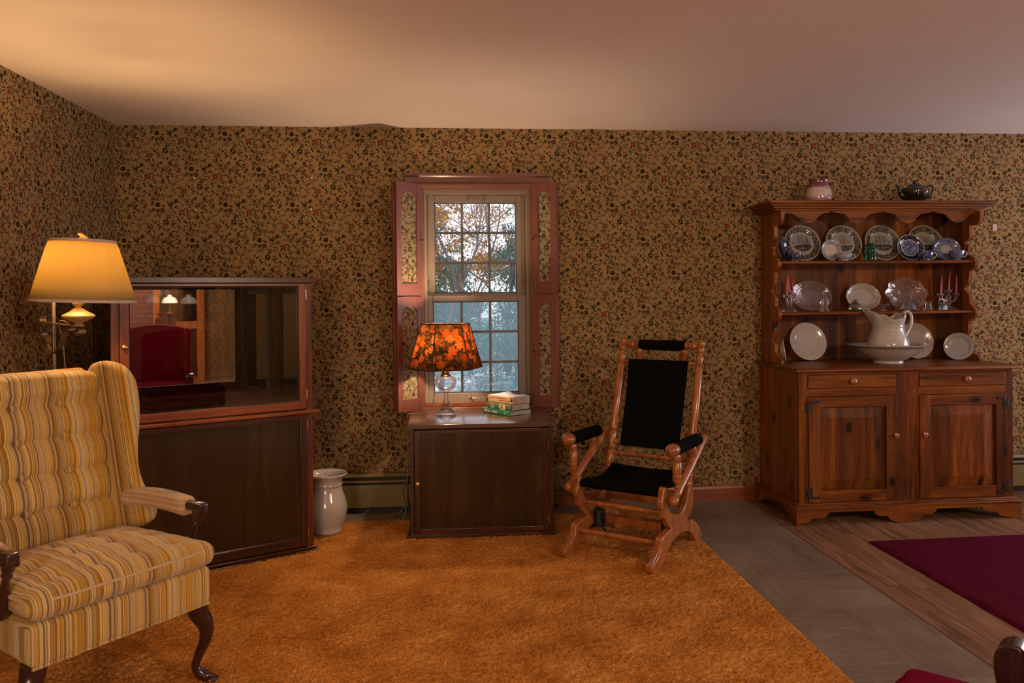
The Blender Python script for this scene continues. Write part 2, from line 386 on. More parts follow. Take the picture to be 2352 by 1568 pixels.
# wallpaper
def paper(name, col, n=.06, sc=6):
    m = plain(name, col, rough=.85, noise=n, nscale=sc, spec=.15); return m
WP = [paper('wallpaper_tan', (.285,.178,.076)), paper('wallpaper_dark_green', (.068,.055,.022)), paper('wallpaper_olive', (.105,.078,.030)),
      paper('wallpaper_maroon', (.095,.028,.018)), paper('wallpaper_red', (.30,.055,.03)), paper('wallpaper_ochre', (.33,.19,.075)), paper('wallpaper_ink', (.055,.038,.018)), paper('wallpaper_brown', (.15,.085,.033))]
def motif_cell():
    rnd = random.Random(11); out = []
    k = .000476
    def el(x, y, a, b, ang, c, n=7, z=0):
        pts = []
        for i in range(n):
            t = 2*pi*i/n; u = a*cos(t); w = b*sin(t)
            pts.append((x+u*cos(ang)-w*sin(ang), y+u*sin(ang)+w*cos(ang)))
        out.append((pts, c, z))
    def leaf(x, y, l, ang, c=1, w=.34, z=0):
        l *= 1.12; w *= 1.25
        P = [(0,0),(.3,w*.8),(.6,w),(1,0),(.6,-w*.75),(.3,-w*.6)]
        P = [(p[0]-.5, p[1]*.6) for p in P]
        out.append(([(x+l*(p[0]*cos(ang)-p[1]*sin(ang)), y+l*(p[0]*sin(ang)+p[1]*cos(ang))) for p in P], c, z))
    def petals(x, y, r, n, c, w=.3, rot=0, z=0, inner=.2):
        for i in range(n):
            a = rot+2*pi*i/n + rnd.uniform(-.12,.12)
            el(x+cos(a)*r*.58, y+sin(a)*r*.58, r*.44*rnd.uniform(.85,1.1), r*w, a, c, 6, z)
    def stem(x, y, ln, ang, c=2, n=4):
        px, py = x, y
        for i in range(n):
            a = ang + rnd.uniform(-.25,.25); qx, qy = px+ln/n*cos(a), py+ln/n*sin(a)
            nx, ny = -sin(a)*1.3, cos(a)*1.3
            out.append(([(px+nx,py+ny),(px-nx,py-ny),(qx-nx,qy-ny),(qx+nx,qy+ny)], c, 0))
            leaf(qx+6*cos(a+1), qy+6*sin(a+1), 15, a+1.0, c, .5); leaf(qx+6*cos(a-1), qy+6*sin(a-1), 15, a-1.0, c, .5)
            px, py = qx, qy
    def spiky(x, y, r, c=6):
        r *= 1.05
        petals(x, y, r*1.25, 9, c, .13, rnd.random()); el(x, y, r*.62, r*.6, 0, c, 8, 1); el(x+2, y-2, r*.25, r*.22, 0, 3, 6, 2)
    def daisy(x, y, r, c=1, cc=5):
        r *= 1.3
        petals(x, y, r*1.15, 7, c, .30, rnd.random()); el(x, y, r*.36, r*.34, 0, cc, 7, 1)
    def rose(x, y, r, c=4, dk=3, cc=5):
        r *= 1.12
        petals(x, y, r*1.1, 6, dk, .40, rnd.random()); el(x, y, r*.78, r*.74, 0, c, 9, 1)
        el(x+3, y-3, r*.5, r*.46, .4, dk, 8, 2); el(x+2, y-2, r*.33, r*.3, 0, c, 7, 3); el(x+1, y, r*.13, r*.12, 0, cc, 6, 4)
    def bud(x, y, r, c=3, dk=6):
        r *= 1.2
        el(x, y, r*.8, r*.9, .3, c, 8, 1); petals(x, y+r*.3, r, 5, dk, .25, rnd.random()); el(x-3, y-5, r*.4, r*.35, 0, dk, 6, 2)
    def berries(L_, c=3):
        for x, y, r in L_: el(x, y, r, r*.92, 0, c, 7, 1)
    # coordinates in px of a 2352-wide crop of one repeat (y down)
    rose(395,185,31); rose(862,378,30,4,6); bud(590,250,28); daisy(678,262,22,5,4); daisy(195,318,27); daisy(225,240,20,1,5)
    bud(160,165,24,3,3); spiky(320,40,22); bud(500,400,22,6,3); bud(540,428,16,3,3); berries([(375,395,15),(305,390,11),(330,448,13),(345,500,12),(352,590,14),(355,560,12)])
    berries([(680,440,13),(710,430,11),(650,452,12),(235,655,11),(285,655,12),(468,130,8),(482,105,7),(310,560,8)]); bud(337,645,13,3,4)
    spiky(755,505,23); bud(250,475,25,3,6); spiky(140,480,20); daisy(520,555,22,1,5); daisy(95,90,21,1,5)
    for x,y,l,a,c in ((400,268,46,2.7,1),(437,300,44,1.5,1),(490,272,46,.3,1),(345,280,34,2.6,2),(330,248,30,3.1,1),(480,232,30,-.5,1),(525,330,40,1.9,1),(505,350,30,2.8,1),
        (545,345,30,.5,1),(630,300,36,1.1,1),(650,330,36,.6,1),(615,335,34,2.0,1),(580,318,24,0,1),(840,462,34,2.9,1),(860,482,30,.3,1),(825,480,26,2.3,2),(295,520,36,.7,1),
        (215,560,44,1.7,2),(262,572,38,2.3,1),(190,575,30,1.2,2),(455,528,36,1.4,1),(475,520,30,.4,1),(440,545,26,2.2,1),(265,622,36,.1,1),(235,600,28,.5,2),(150,105,38,-.2,1),
        (170,110,28,.6,2),(700,365,28,-.6,2),(715,350,22,.2,2),(760,575,38,-.5,1),(735,590,26,-.9,2),(600,205,26,.9,2),(765,240,22,.3,1),(100,300,34,1.2,1),(65,225,26,-.2,1),(60,330,40,2.0,1),
        (100,210,24,2.6,2),(125,245,22,.9,1),(300,300,24,.4,2),(30,140,30,1.0,1),(790,300,26,.2,2),(815,320,24,-.4,1),(410,620,30,.4,2),(385,600,24,2.1,2),(560,490,26,.8,2),(595,470,24,-.2,2)):
        leaf(x, y, l, a, c)
    for x,y,l,a in ((440,440,55,.9),(620,420,60,2.6),(640,530,70,.7),(90,430,60,-1.2),(700,300,60,-.5),(250,330,60,.9),(190,60,70,.4),(560,60,60,1.0),(640,40,50,2.2),(420,30,55,.2),
        (770,420,60,.5),(720,520,60,2.4),(380,540,50,1.9),(60,560,60,-.6),(500,620,50,.4),(600,590,46,2.5),(330,180,50,2.9),(450,180,55,-.3),(240,130,50,.3),(540,170,46,.8)):
        stem(x, y, l, a)
    for _ in range(230):
        x, y, a = rnd.uniform(0,858), rnd.uniform(0,465), rnd.random()*6.3
        for q in (-.9,0,.9): leaf(x+10*cos(a+q), y+10*sin(a+q), rnd.uniform(11,25), a+q, rnd.choice([1,2,2,7]), .40)
    for _ in range(16): daisy(rnd.uniform(0,858), rnd.uniform(0,465), rnd.uniform(9,14), rnd.choice([2,7,3]), 5)
    for _ in range(46): el(rnd.uniform(0,858), rnd.uniform(0,465), rnd.uniform(3,6), rnd.uniform(2.5,5), rnd.random()*3, rnd.choice([1,2,2,3]), 5)
    return [([(px*k, -py*k) for px, py in pts], c, z) for pts, c, z in out]
CELL = motif_cell()
PER = 858*.000476; ROW = 465*.000476
def paper_on(mb, rect, to3d, holes=(), z0=.0004):
    # rect (u0,u1,w0,w1); to3d(u,w,h)
    u0,u1,w0,w1 = rect
    for j in range(int(w0/ROW)-2, int(w1/ROW)+3):
        for i in range(int(u0/PER)-2, int(u1/PER)+3):
            ox = i*PER + (j % 2)*PER/2; oy = j*ROW
            if ox > u1+.1 or ox+PER*1.3 < u0-.3 or oy < w0-.02 - .0 or oy-.4 > w1: continue
            for pts, c, z in CELL:
                cx = sum(p[0] for p in pts)/len(pts)+ox; cy = sum(p[1] for p in pts)/len(pts)+oy
                if not (u0 < cx < u1 and w0 < cy < w1): continue
                if any(a < cx < b and c_ < cy < d for a,b,c_,d in holes): continue
                h = z0 + z*.00012
                mb.add([to3d(min(max(p[0]+ox,u0),u1), min(max(p[1]+oy,w0),w1), h) for p in pts], [tuple(range(len(pts)))], c)
def struct(o): o['kind'] = 'structure'; return o

H = 2.44; X1 = 8.0; Y0 = -7.4
WX0, WX1, WZ0, WZ1 = 1.883, 2.565, .655, 2.047
# back wall with the window opening
w = MB(); T = .12
w.box(-.12, WX0, 0, T, 0, H); w.box(WX1, X1+.12, 0, T, 0, H); w.box(WX0, WX1, 0, T, 0, WZ0); w.box(WX0, WX1, 0, T, WZ1, H)
paper_on(w, (0, 7.6, .06, H), lambda u, v, h: (u, -h, v), [(WX0-.06, WX1+.06, WZ0-.05, WZ1+.06)])
struct(w.build('wall_back', WP, smooth=0))
w = MB(); w.box(-.12, 0, Y0, 0, 0, H)
paper_on(w, (-3.5, 0, .1, H), lambda u, v, h: (h, u, v))
struct(w.build('wall_left', WP, smooth=0))
# wall behind the camera, with a window; seen in the cabinet mirror
w = MB(); w.box(-.12, .2, Y0-.12, Y0, 0, H); w.box(1.8, X1+.12, Y0-.12, Y0, 0, H); w.box(.2, 1.8, Y0-.12, Y0, 0, .85); w.box(.2, 1.8, Y0-.12, Y0, 2.1, H)
paper_on(w, (5.6, X1, 0.06, H), lambda u, v, h: (u, Y0+h, v))
struct(w.build('wall_front', WP, smooth=0))
w = MB(); w.box(X1, X1+.12, Y0, -2.2, 0, H); w.box(X1, X1+.12, -.2, 0, 0, H); w.box(X1, X1+.12, -2.2, -.2, 2.1, H); w.box(X1, X1+.12, -2.2, -.2, 0, .5)
struct(w.build('wall_right', WP, smooth=0))
c = MB().box(-.12, X1+.12, Y0-.12, .12, H, H+.1); struct(c.build('ceiling', M_plaster, smooth=0))
# other windows of the room
for nm, ax in (('window_2', 'x'), ('window_3', 'y')):
    f = MB()
    def bar(a0,a1,z0,z1,t=.03):
        if ax == 'x': f.box(X1-.01, X1-.01+t*2, a0, a1, z0, z1)
        else: f.box(a0, a1, Y0-t, Y0+.01, z0, z1)
    a0,a1,z0,z1 = (-2.2,-.2,.5,2.1) if ax == 'x' else (.2,1.8,.85,2.1)
    bar(a0,a0+.06,z0,z1); bar(a1-.06,a1,z0,z1); bar(a0,a1,z0,z0+.06); bar(a0,a1,z1-.06,z1); bar((a0+a1)/2-.02,(a0+a1)/2+.02,z0,z1); bar(a0,a1,(z0+z1)/2-.02,(z0+z1)/2+.02)
    o = struct(f.build(nm, M_vinyl, bevel=.003))
    if ax == 'y':
        bl = MB()
        for k in range(24): bl.box(a0+.05, a1-.05, Y0-.012, Y0-.004, z0+.06+k*.049, z0+.105+k*.049)
        bl.build('venetian_blind', plain('cream_blind', (.45,.38,.28)), o, smooth=0, whole=True)
    g = MB()
    if ax == 'x': g.box(X1+.02, X1+.024, a0+.05, a1-.05, z0+.05, z1-.05)
    else: g.box(a0+.05, a1-.05, Y0-.024, Y0-.02, z0+.05, z1-.05)
    g.build('pane', M_glass, o, smooth=0)

# ---- floor: brown planks on the right, grey planks beside the carpet, carpet
def floor_mat():
    m, nt, p = nmat('floor_planks'); t = N(nt, 'ShaderNodeTexCoord'); sp = N(nt, 'ShaderNodeSeparateXYZ'); L(nt, t.outputs['Object'], sp.inputs[0])
    X, Y = sp.outputs[0], sp.outputs[1]
    def planks(u, v, wdt, ln, off):
        k = math_(nt, 'FLOOR', math_(nt, 'DIVIDE', u, wdt))
        wz = N(nt, 'ShaderNodeTexWhiteNoise', noise_dimensions='1D'); L(nt, k, wz.inputs['W'])
        vv = math_(nt, 'DIVIDE', math_(nt, 'ADD', v, math_(nt, 'MULTIPLY', wz.outputs[0], ln)), ln)
        k2 = math_(nt, 'FLOOR', vv); cc = N(nt, 'ShaderNodeCombineXYZ'); L(nt, k, cc.inputs[0]); L(nt, k2, cc.inputs[1]); cc.inputs[2].default_value = off
        w2 = N(nt, 'ShaderNodeTexWhiteNoise', noise_dimensions='3D'); L(nt, cc.outputs[0], w2.inputs['Vector'])
        fu = math_(nt, 'FRACT', math_(nt, 'DIVIDE', u, wdt)); fv = math_(nt, 'FRACT', vv)
        e1 = math_(nt, 'LESS_THAN', math_(nt, 'MINIMUM', fu, math_(nt, 'SUBTRACT', 1.0, fu)), .0025/wdt)
        e2 = math_(nt, 'LESS_THAN', math_(nt, 'MINIMUM', fv, math_(nt, 'SUBTRACT', 1.0, fv)), .002/ln)
        return w2, math_(nt, 'MAXIMUM', e1, e2)
    w2, edge = planks(X, Y, .187, 1.22, 0)
    cb = N(nt, 'ShaderNodeCombineXYZ'); L(nt, math_(nt, 'MULTIPLY', X, 26.0), cb.inputs[0]); L(nt, math_(nt, 'MULTIPLY', Y, 2.2), cb.inputs[1]); L(nt, math_(nt, 'MULTIPLY', w2.outputs[0], 30.0), cb.inputs[2])
    n1 = N(nt, 'ShaderNodeTexNoise', i_Scale=1.0, i_Detail=6.0, i_Roughness=.65, i_Distortion=.8); L(nt, cb.outputs[0], n1.inputs['Vector'])
    r1 = ramp(nt, [(.3,(.085,.040,.020)), (.5,(.20,.10,.052)), (.7,(.30,.165,.09))]); L(nt, n1.outputs[0], r1.inputs[0])
    hs = N(nt, 'ShaderNodeHueSaturation'); L(nt, r1.outputs[0], hs.inputs['Color']); L(nt, math_(nt, 'ADD', math_(nt, 'MULTIPLY', w2.outputs[0], .5), .75), hs.inputs['Value'])
    brown = hs.outputs[0]
    # grey: alternating square blocks of planks laid across / along
    bx = math_(nt, 'FLOOR', math_(nt, 'DIVIDE', math_(nt, 'ADD', X, -3.977), .30)); by = math_(nt, 'FLOOR', math_(nt, 'DIVIDE', Y, .62))
    odd = math_(nt, 'MODULO', math_(nt, 'ABSOLUTE', math_(nt, 'ADD', bx, by)), 2.0)
    cg = N(nt, 'ShaderNodeCombineXYZ')
    gx = math_(nt, 'ADD', math_(nt, 'MULTIPLY', X, 5.0), math_(nt, 'MULTIPLY', odd, math_(nt, 'MULTIPLY', X, 40.0)))
    gy = math_(nt, 'SUBTRACT', math_(nt, 'MULTIPLY', Y, 45.0), math_(nt, 'MULTIPLY', odd, math_(nt, 'MULTIPLY', Y, 40.0)))
    L(nt, gx, cg.inputs[0]); L(nt, gy, cg.inputs[1]); L(nt, math_(nt, 'MULTIPLY', math_(nt,'ADD',bx,math_(nt,'MULTIPLY',by,7.0)), 3.7), cg.inputs[2])
    n2 = N(nt, 'ShaderNodeTexNoise', i_Scale=1.0, i_Detail=5.0, i_Roughness=.6, i_Distortion=.5); L(nt, cg.outputs[0], n2.inputs['Vector'])
    n3 = N(nt, 'ShaderNodeTexNoise', i_Scale=2.2, i_Detail=2.0); L(nt, t.outputs['Object'], n3.inputs['Vector'])
    f = math_(nt, 'ADD', math_(nt, 'MULTIPLY', n2.outputs[0], .6), math_(nt, 'MULTIPLY', n3.outputs[0], .4))
    r2 = ramp(nt, [(.34,(.125,.088,.064)), (.5,(.19,.142,.108)), (.66,(.26,.20,.155))]); L(nt, f, r2.inputs[0])
    fx = math_(nt, 'FRACT', math_(nt, 'DIVIDE', math_(nt, 'ADD', X, -3.977), .30)); fy = math_(nt, 'FRACT', math_(nt, 'DIVIDE', Y, .62))
    eg = math_(nt, 'MAXIMUM', math_(nt, 'LESS_THAN', fx, .006), math_(nt, 'LESS_THAN', fy, .004))
    grey = mixc(nt, math_(nt, 'MULTIPLY', eg, .6), r2.outputs[0], (.02,.014,.01))
    brown2 = mixc(nt, math_(nt, 'MULTIPLY', edge, .8), brown, (.014,.008,.005))
    isb = math_(nt, 'GREATER_THAN', X, 3.977)
    col = mixc(nt, isb, grey, brown2)
    L(nt, col, p.inputs['Base Color'])
    L(nt, math_(nt, 'ADD', .42, math_(nt, 'MULTIPLY', n2.outputs[0], .12)), p.inputs['Roughness'])
    p.inputs['Specular IOR Level'].default_value = .45
    bump(nt, math_(nt, 'SUBTRACT', n1.outputs[0], edge), .0008, .5, p)
    return m
f = MB().box(-.12, X1+.12, Y0-.12, .12, -.1, 0); struct(f.build('floor', floor_mat(), smooth=0))
# metal edge between the two floors
s = MB().prism([(3.972,.0),(3.976,.003),(3.982,.003),(3.986,.0)], 'y', -4.8, -.01); struct(s.build('trim_1', plain('floor_edge_strip', (.16,.085,.045), rough=.5), smooth=0))

def pile(name, cols, sc, bd=.006, cont=.9):
    m, nt, p = nmat(name); t = N(nt, 'ShaderNodeTexCoord')
    n = N(nt, 'ShaderNodeTexNoise', i_Scale=sc, i_Detail=4.0, i_Roughness=.75); L(nt, t.outputs['Object'], n.inputs['Vector'])
    n2 = N(nt, 'ShaderNodeTexNoise', i_Scale=5.0, i_Detail=3.0); L(nt, t.outputs['Object'], n2.inputs['Vector'])
    f = math_(nt, 'ADD', math_(nt, 'MULTIPLY', n.outputs[0], cont), math_(nt, 'MULTIPLY', n2.outputs[0], 1-cont))
    r = ramp(nt, [(.34,cols[0]), (.5,cols[1]), (.64,cols[2])]); L(nt, f, r.inputs[0]); L(nt, r.outputs[0], p.inputs['Base Color'])
    p.inputs['Roughness'].default_value = .95; p.inputs['Specular IOR Level'].default_value = .05; p.inputs['Sheen Weight'].default_value = .15
    p.inputs['Sheen Tint'].default_value = (*cols[2], 1)
    bump(nt, n.outputs[0], bd, .8, p); return m
M_orange = pile('orange_shag', ((.20,.055,.007), (.56,.205,.034), (.86,.42,.12)), 140, .009, .72)
M_wine = pile('wine_pile', ((.045,.001,.008), (.080,.002,.015), (.12,.005,.026)), 220, .003)
def carpet(name, x0, x1, y0, y1, hgt, step, amp, mat, edge=None):
    rnd = random.Random(3); nx = int((x1-x0)/step); ny = int((y1-y0)/step); P = []
    for i in range(nx+1):
        row = []
        for j in range(ny+1):
            x = x0+(x1-x0)*i/nx; y = y0+(y1-y0)*j/ny
            if edge: x, y = edge(x, y, i == nx, j == ny, i == 0)
            e = min(1, min(i, nx-i, j, ny-j)/1.5)
            z = .001 + (hgt + rnd.uniform(-amp, amp) + .003*sin(x*3.1+1)*cos(y*2.3))*(e if e < 1 else 1)
            row.append((x+rnd.uniform(-.3,.3)*step, y+rnd.uniform(-.3,.3)*step, max(z, .001)))
        P.append(row)
    return MB().grid(P).build(name, mat, smooth=180)
def cedge(x, y, lastx, lasty, firstx):
    # rounded far right corner
    cx, cy, r = 3.17, -.50, .25
    if x > cx and y > cy:
        dx, dy = (x-cx)/.243, (y-cy)/.26; m_ = max(dx, dy); l = sqrt(dx*dx+dy*dy)+1e-9
        x, y = cx+.243*dx/l*m_, cy+.26*dy/l*m_
    return x, y
o = carpet('shag_carpet', .01, 3.413, -4.55, -.24, .012, .0088, .0062, M_orange, cedge)
tag(o, 'worn orange shag carpet covering the floor of the sitting corner', 'carpet')
o = carpet('rug', 4.30, 7.4, -3.55, -.965, .012, .016, .002, M_wine)
tag(o, 'dark wine red rug on the plank floor in front of the hutch', 'rug')

# baseboard and ceiling-line trim
b = MB(); pr = [(-.0,.0),(-.016,.0),(-.016,.078),(-.010,.092),(0,.096)]
for x0, x1 in ((2.735, 4.06), (5.45, 5.69)): b.prism(pr, 'x', x0, x1)
struct(b.build('baseboard_back', M_mahx, smooth=0))
b = MB(); b.prism([(0,0),(.016,0),(.016,.08),(.01,.096),(0,.096)], 'y', Y0, -.02); struct(b.build('baseboard_left', M_mahx, smooth=0))

# baseboard heaters
def heater(x0, x1, label):
    h = thing('baseboard_heater', label, 'heater', ((x0+x1)/2, -.035, 0))
    m = MB(); m.prism([(0,.04),(-.055,.04),(-.055,.175),(-.045,.182),(0,.182)], 'x', x0, x1); m.build('front_panel', M_heat, h, bevel=.002, world=True)
    m = MB(); m.prism([(0,.250),(-.048,.250),(-.058,.235),(-.052,.228),(-.044,.238),(0,.240)], 'x', x0, x1)
    m.build('top_cover', M_heat, h, world=True)
    m = MB(); m.box(x0, x1, -.03, -.002, .0, .24); m.build('fin_recess', M_black, h, smooth=0, world=True)
    m = MB(); m.prism([(-.038,.212),(-.054,.205),(-.056,.199),(-.038,.203)], 'x', x0, x1); m.build('damper_slat', M_heat, h, smooth=0, world=True)
    m = MB()
    for a, b_ in ((x0-.0, x0+.004), (x1-.075, x1)):
        m.prism([(0,.02),(-.060,.02),(-.060,.232),(-.050,.258),(0,.258)], 'x', a, b_)
    m.build('end_cap', M_heat, h, bevel=.003, world=True)
    return h
heater(.42, 2.735, 'olive enamel baseboard heater behind the white crock and the end cabinet')
heater(5.70, 6.9, 'olive enamel baseboard heater to the right of the pine hutch')

# ---- window
win = MB()
for x0,x1,z0,z1 in ((WX0,WX0+.022,WZ0+.02,WZ1-.026),(WX1-.022,WX1,WZ0+.02,WZ1-.026),(WX0,WX1,WZ1-.026,WZ1),(WX0,WX1,WZ0,WZ0+.02)): win.box(x0,x1,.02,.13,z0,z1)
for x in (WX0+.022, WX1-.034): win.box(x, x+.012, .119, .128, WZ0+.02, WZ1-.026)
W = struct(win.build('window_1', M_vinyl, bevel=.002))
def sash(name, y0, y1, gx0, gx1, gz0, gz1, ox0, ox1, oz0, oz1):
    s = MB(); s.box(ox0, gx0, y0, y1, oz0, oz1); s.box(gx1, ox1, y0, y1, oz0, oz1); s.box(gx0, gx1, y0, y1, oz0, gz0); s.box(gx0, gx1, y0, y1, gz1, oz1)
    o = s.build(name, M_vinyl, W, bevel=.003)
    q = MB(); t = .006
    q.box(gx0-.001, gx0+t, y0+.004, y1, gz0, gz1); q.box(gx1-t, gx1+.001, y0+.004, y1, gz0, gz1); q.box(gx0, gx1, y0+.004, y1, gz0-.001, gz0+t); q.box(gx0, gx1, y0+.004, y1, gz1-t, gz1+.001)
    q.build('glazing_gasket', M_gask, o, smooth=0)
    g = MB(); ym = (y0+y1)/2
    for k in (1,2):
        xx = gx0+(gx1-gx0)*k/3; g.box(xx-.008, xx+.008, ym-.005, ym+.005, gz0, gz1)
        zz = gz0+(gz1-gz0)*k/3; g.box(gx0, gx1, ym-.0045, ym+.0045, zz-.008, zz+.008)
    g.build('muntin_grille', M_munt, o, smooth=0)
    MB().box(gx0, gx1, ym-.009, ym-.007, gz0, gz1).build('pane', M_glass, o, smooth=0)
    return o
M_gask = plain('dark_blue_gasket', (.03,.06,.10), rough=.5)
M_munt = plain('grey_white_muntin', (.15,.19,.21), rough=.4, noise=.03)
su = sash('upper_sash', .086, .118, 1.953, 2.486, 1.384, 1.974, WX0+.022, WX1-.022, 1.352, WZ1-.026)
sl = sash('lower_sash', .048, .080, 1.938, 2.492, .738, 1.330, WX0+.020, WX1-.020, WZ0+.02, 1.370)
# sash hardware
lk = MB(); lk.box(2.19, 2.25, .052, .082, 1.371, 1.380); lk.lathe([(.014,0),(.014,.014),(.009,.018),(0,.018)], 16, (2.22,.066,1.380)); lk.box(2.185, 2.222, .050, .060, 1.386, 1.395)
lk.build('sash_lock', M_scroll, sl, bevel=.001)
hd = MB(); hd.tube(spline([(2.165,.046,.712),(2.175,.030,.712),(2.185,.022,.708),(2.225,.020,.706),(2.262,.022,.708),(2.272,.030,.712),(2.282,.046,.712)],3), .0045, 8); hd.box(2.158,2.172,.042,.049,.703,.721); hd.box(2.275,2.289,.042,.049,.703,.721)
hd.build('lift_handle', M_steel, sl)
hd = MB(); hd.tube(spline([(2.165,.085,1.990),(2.175,.076,1.990),(2.19,.070,1.997),(2.225,.068,1.999),(2.26,.070,1.997),(2.272,.076,1.990),(2.282,.085,1.990)],3), .004, 8); hd.build('pull_handle', M_vinyl, su)
for x in (1.912, 2.53):
    for s_, zz in ((su, 1.45),): MB().box(x-.004, x+.004, .082, .088, zz-.015, zz+.02).build('tilt_latch', M_scroll, s_, smooth=0)
# insect screen outside the lower sash
def screen_mat():
    m = bpy.data.materials.new('fine_screen'); m.use_nodes = True; nt = m.node_tree; nt.nodes.clear()
    o = N(nt, 'ShaderNodeOutputMaterial'); t = N(nt, 'ShaderNodeBsdfTransparent'); d = N(nt, 'ShaderNodeBsdfTranslucent'); d.inputs[0].default_value = (.62,.74,.85,1)
    v, _ = objco(nt, (1,1,1)); w_ = N(nt, 'ShaderNodeTexNoise', i_Scale=700.0); L(nt, v, w_.inputs['Vector'])
    mx = N(nt, 'ShaderNodeMixShader'); L(nt, math_(nt, 'ADD', .03, math_(nt, 'MULTIPLY', w_.outputs[0], .09)), mx.inputs[0]); L(nt, t.outputs[0], mx.inputs[1]); L(nt, d.outputs[0], mx.inputs[2]); L(nt, mx.outputs[0], o.inputs[0]); return m
MB().box(WX0+.03, WX1-.03, .124, .1245, WZ0+.03, 1.36).build('insect_screen', screen_mat(), W, smooth=0)
# casing, stool
c = MB()
prof = [(0,0),(-.022,.0),(-.022,.010),(-.030,.016),(-.030,.03),(-.018,.045),(-.018,.075),(-.026,.084),(-.026,.100),(0,.100)]
c.prism([(p[0], 2.049+p[1]) for p in prof], 'x', 1.768, 2.682)
o = struct(c.build('trim_2', M_redx, smooth=0))
c = MB()
for x0,x1 in ((1.768,1.881),(2.567,2.682)): c.box(x0,x1,-.022,0,.60,2.049)
struct(c.build('trim_3', M_red, bevel=.004))
c = MB(); c.box(1.752,2.698,-.035,.0,.618,.655); c.box(WX0,WX1,.0,.048,.618,.655); c.box(1.79,2.66,-.016,0,.56,.62); c.box(WX0+.001,WX1-.001,.012,.047,.655,.681)
struct(c.build('trim_4', M_mahx, bevel=.003))

# shutters: two folded leaves each side, upper and lower
def shutter(inner, outer, z0, z1, side, label, knob_z):
    ax, ay = inner; bx, by = outer; d = Vector((bx-ax, by-ay, 0)); wd = d.length
    rz = atan2(d.y, d.x)
    t = thing('window_shutter', label, 'shutter', (ax, ay, z0), rz, None)
    h = z1-z0; th = .02; sw = .040 if side < 0 else .040
    ysgn = 1 if side < 0 else -1
    ya, yb = (0, -th) if side < 0 else (0, th)
    y0_, y1_ = min(ya,yb), max(ya,yb)
    i0, i1 = sw, wd-sw; zb, zt = .075, h-.085
    m = MB(); m.box(0, i0, y0_, y1_, 0, h); m.box(i1, wd, y0_, y1_, 0, h); m.build('stile', M_red, t, bevel=.002)
    m = MB(); m.box(i0, i1, y0_+.001, y1_-.001, 0, zb)
    # arched top rail
    k = 14; poly = [(i0, h), (i0, zt-.002)]
    for j in range(k+1):
        u = j/k; a = .028*(sin(pi*u))**.8 if .14 < u < .86 else 0.0
        poly.append((i0+(i1-i0)*u, zt + a))
    poly += [(i1, h)]
    m.prism(poly, 'y', y0_+.001, y1_-.001); m.build('rail', M_redx, t, smooth=0)
    m = MB(); ym = (y0_+y1_)/2; m.box(i0-.002, i1+.002, ym-.002, ym+.002, zb-.002, zt+.034)
    yy = (ym-.002) if side < 0 else (ym-.002)
    vis = -1
    if side < 0: paper_on(m, (i0+.0, i1, zb, zt+.02), lambda u, v, hh: (u, ym+.0021+hh, v)); 
    paper_on(m, (i0+.0, i1, zb, zt+.02), lambda u, v, hh: (u, ym-.0021-hh, v))
    m.build('papered_panel', WPL, t, smooth=0)
    kb = MB(); kx = .008
    f = 1 if side < 0 else -1
    # knob on the room side
    yr = y1_ if side < 0 else y0_
    sgn = 1 if side < 0 else -1
    zz = knob_z - z0
    kb.turned((kx, yr, zz), (kx, yr+sgn*.022, zz), [(0,.003),(.4,.003),(.55,.007),(.8,.008),(1,.004)], 12)
    kb.build('knob', M_iron, t)
    # folded second leaf behind the first
    m = MB(); m.box(.004, wd+.004, (y0_-th-.003) if side < 0 else (y1_+.003), (y0_-.003) if side < 0 else (y1_+th+.003), .002, h-.002)
    m.build('folded_leaf', M_red, t, bevel=.002)
    return t
WPL = [paper('shutter_paper_tan', (.26,.205,.13))] + WP[1:]
shutter((1.870,-.035), (1.722,-.185), 1.372, 2.078, -1, 'upper left red wood window shutter with a papered panel, folded open', 1.722)
shutter((1.870,-.035), (1.722,-.185), .650, 1.366, -1, 'lower left red wood window shutter, partly behind the floral lamp shade', 1.010)
shutter((2.578,-.035), (2.722,-.105), 1.380, 2.086, 1, 'upper right red wood window shutter with a papered panel, folded open', 1.728)
shutter((2.578,-.035), (2.722,-.105), .650, 1.374, 1, 'lower right red wood window shutter beside the stacked books', 1.010)
# small marks on the wall
o = MB(); o.box(5.745, 5.776, -.006, -.0008, 1.778, 1.823); o.tube([(5.76,-.003,1.778),(5.76,-.006,1.770),(5.763,-.008,1.768)], .0012, 6)
tag(o.build('picture_hanger', plain('pale_card', (.55,.42,.33), rough=.7), bevel=.001), 'small pale adhesive picture hanger on the wallpaper right of the hutch', 'picture hanger')
M_spackle = plain('white_filler', (.75,.68,.6), rough=.9)
for x, z, wl in ((1.185, 2.120, 'left of the window, higher of the two by the shutter'), (.470, 2.114, 'above the display cabinet, higher of the two there'), (1.180, 1.922, 'left of the window, lower of the two by the shutter'), (.475, 1.918, 'above the display cabinet, lower of the two there')):
    o = MB(); o.lathe([(0,0),(.004,.0006),(.005,.0003),(.006,0)], 9, M=Matrix.Translation((x,-.0015,z)) @ Matrix.Rotation(pi/2,4,'X'))
    tag(o.build('wall_filler_spot', M_spackle), 'tiny white filled nail hole ' + wl, 'nail hole', 'filled nail holes in the wallpaper')
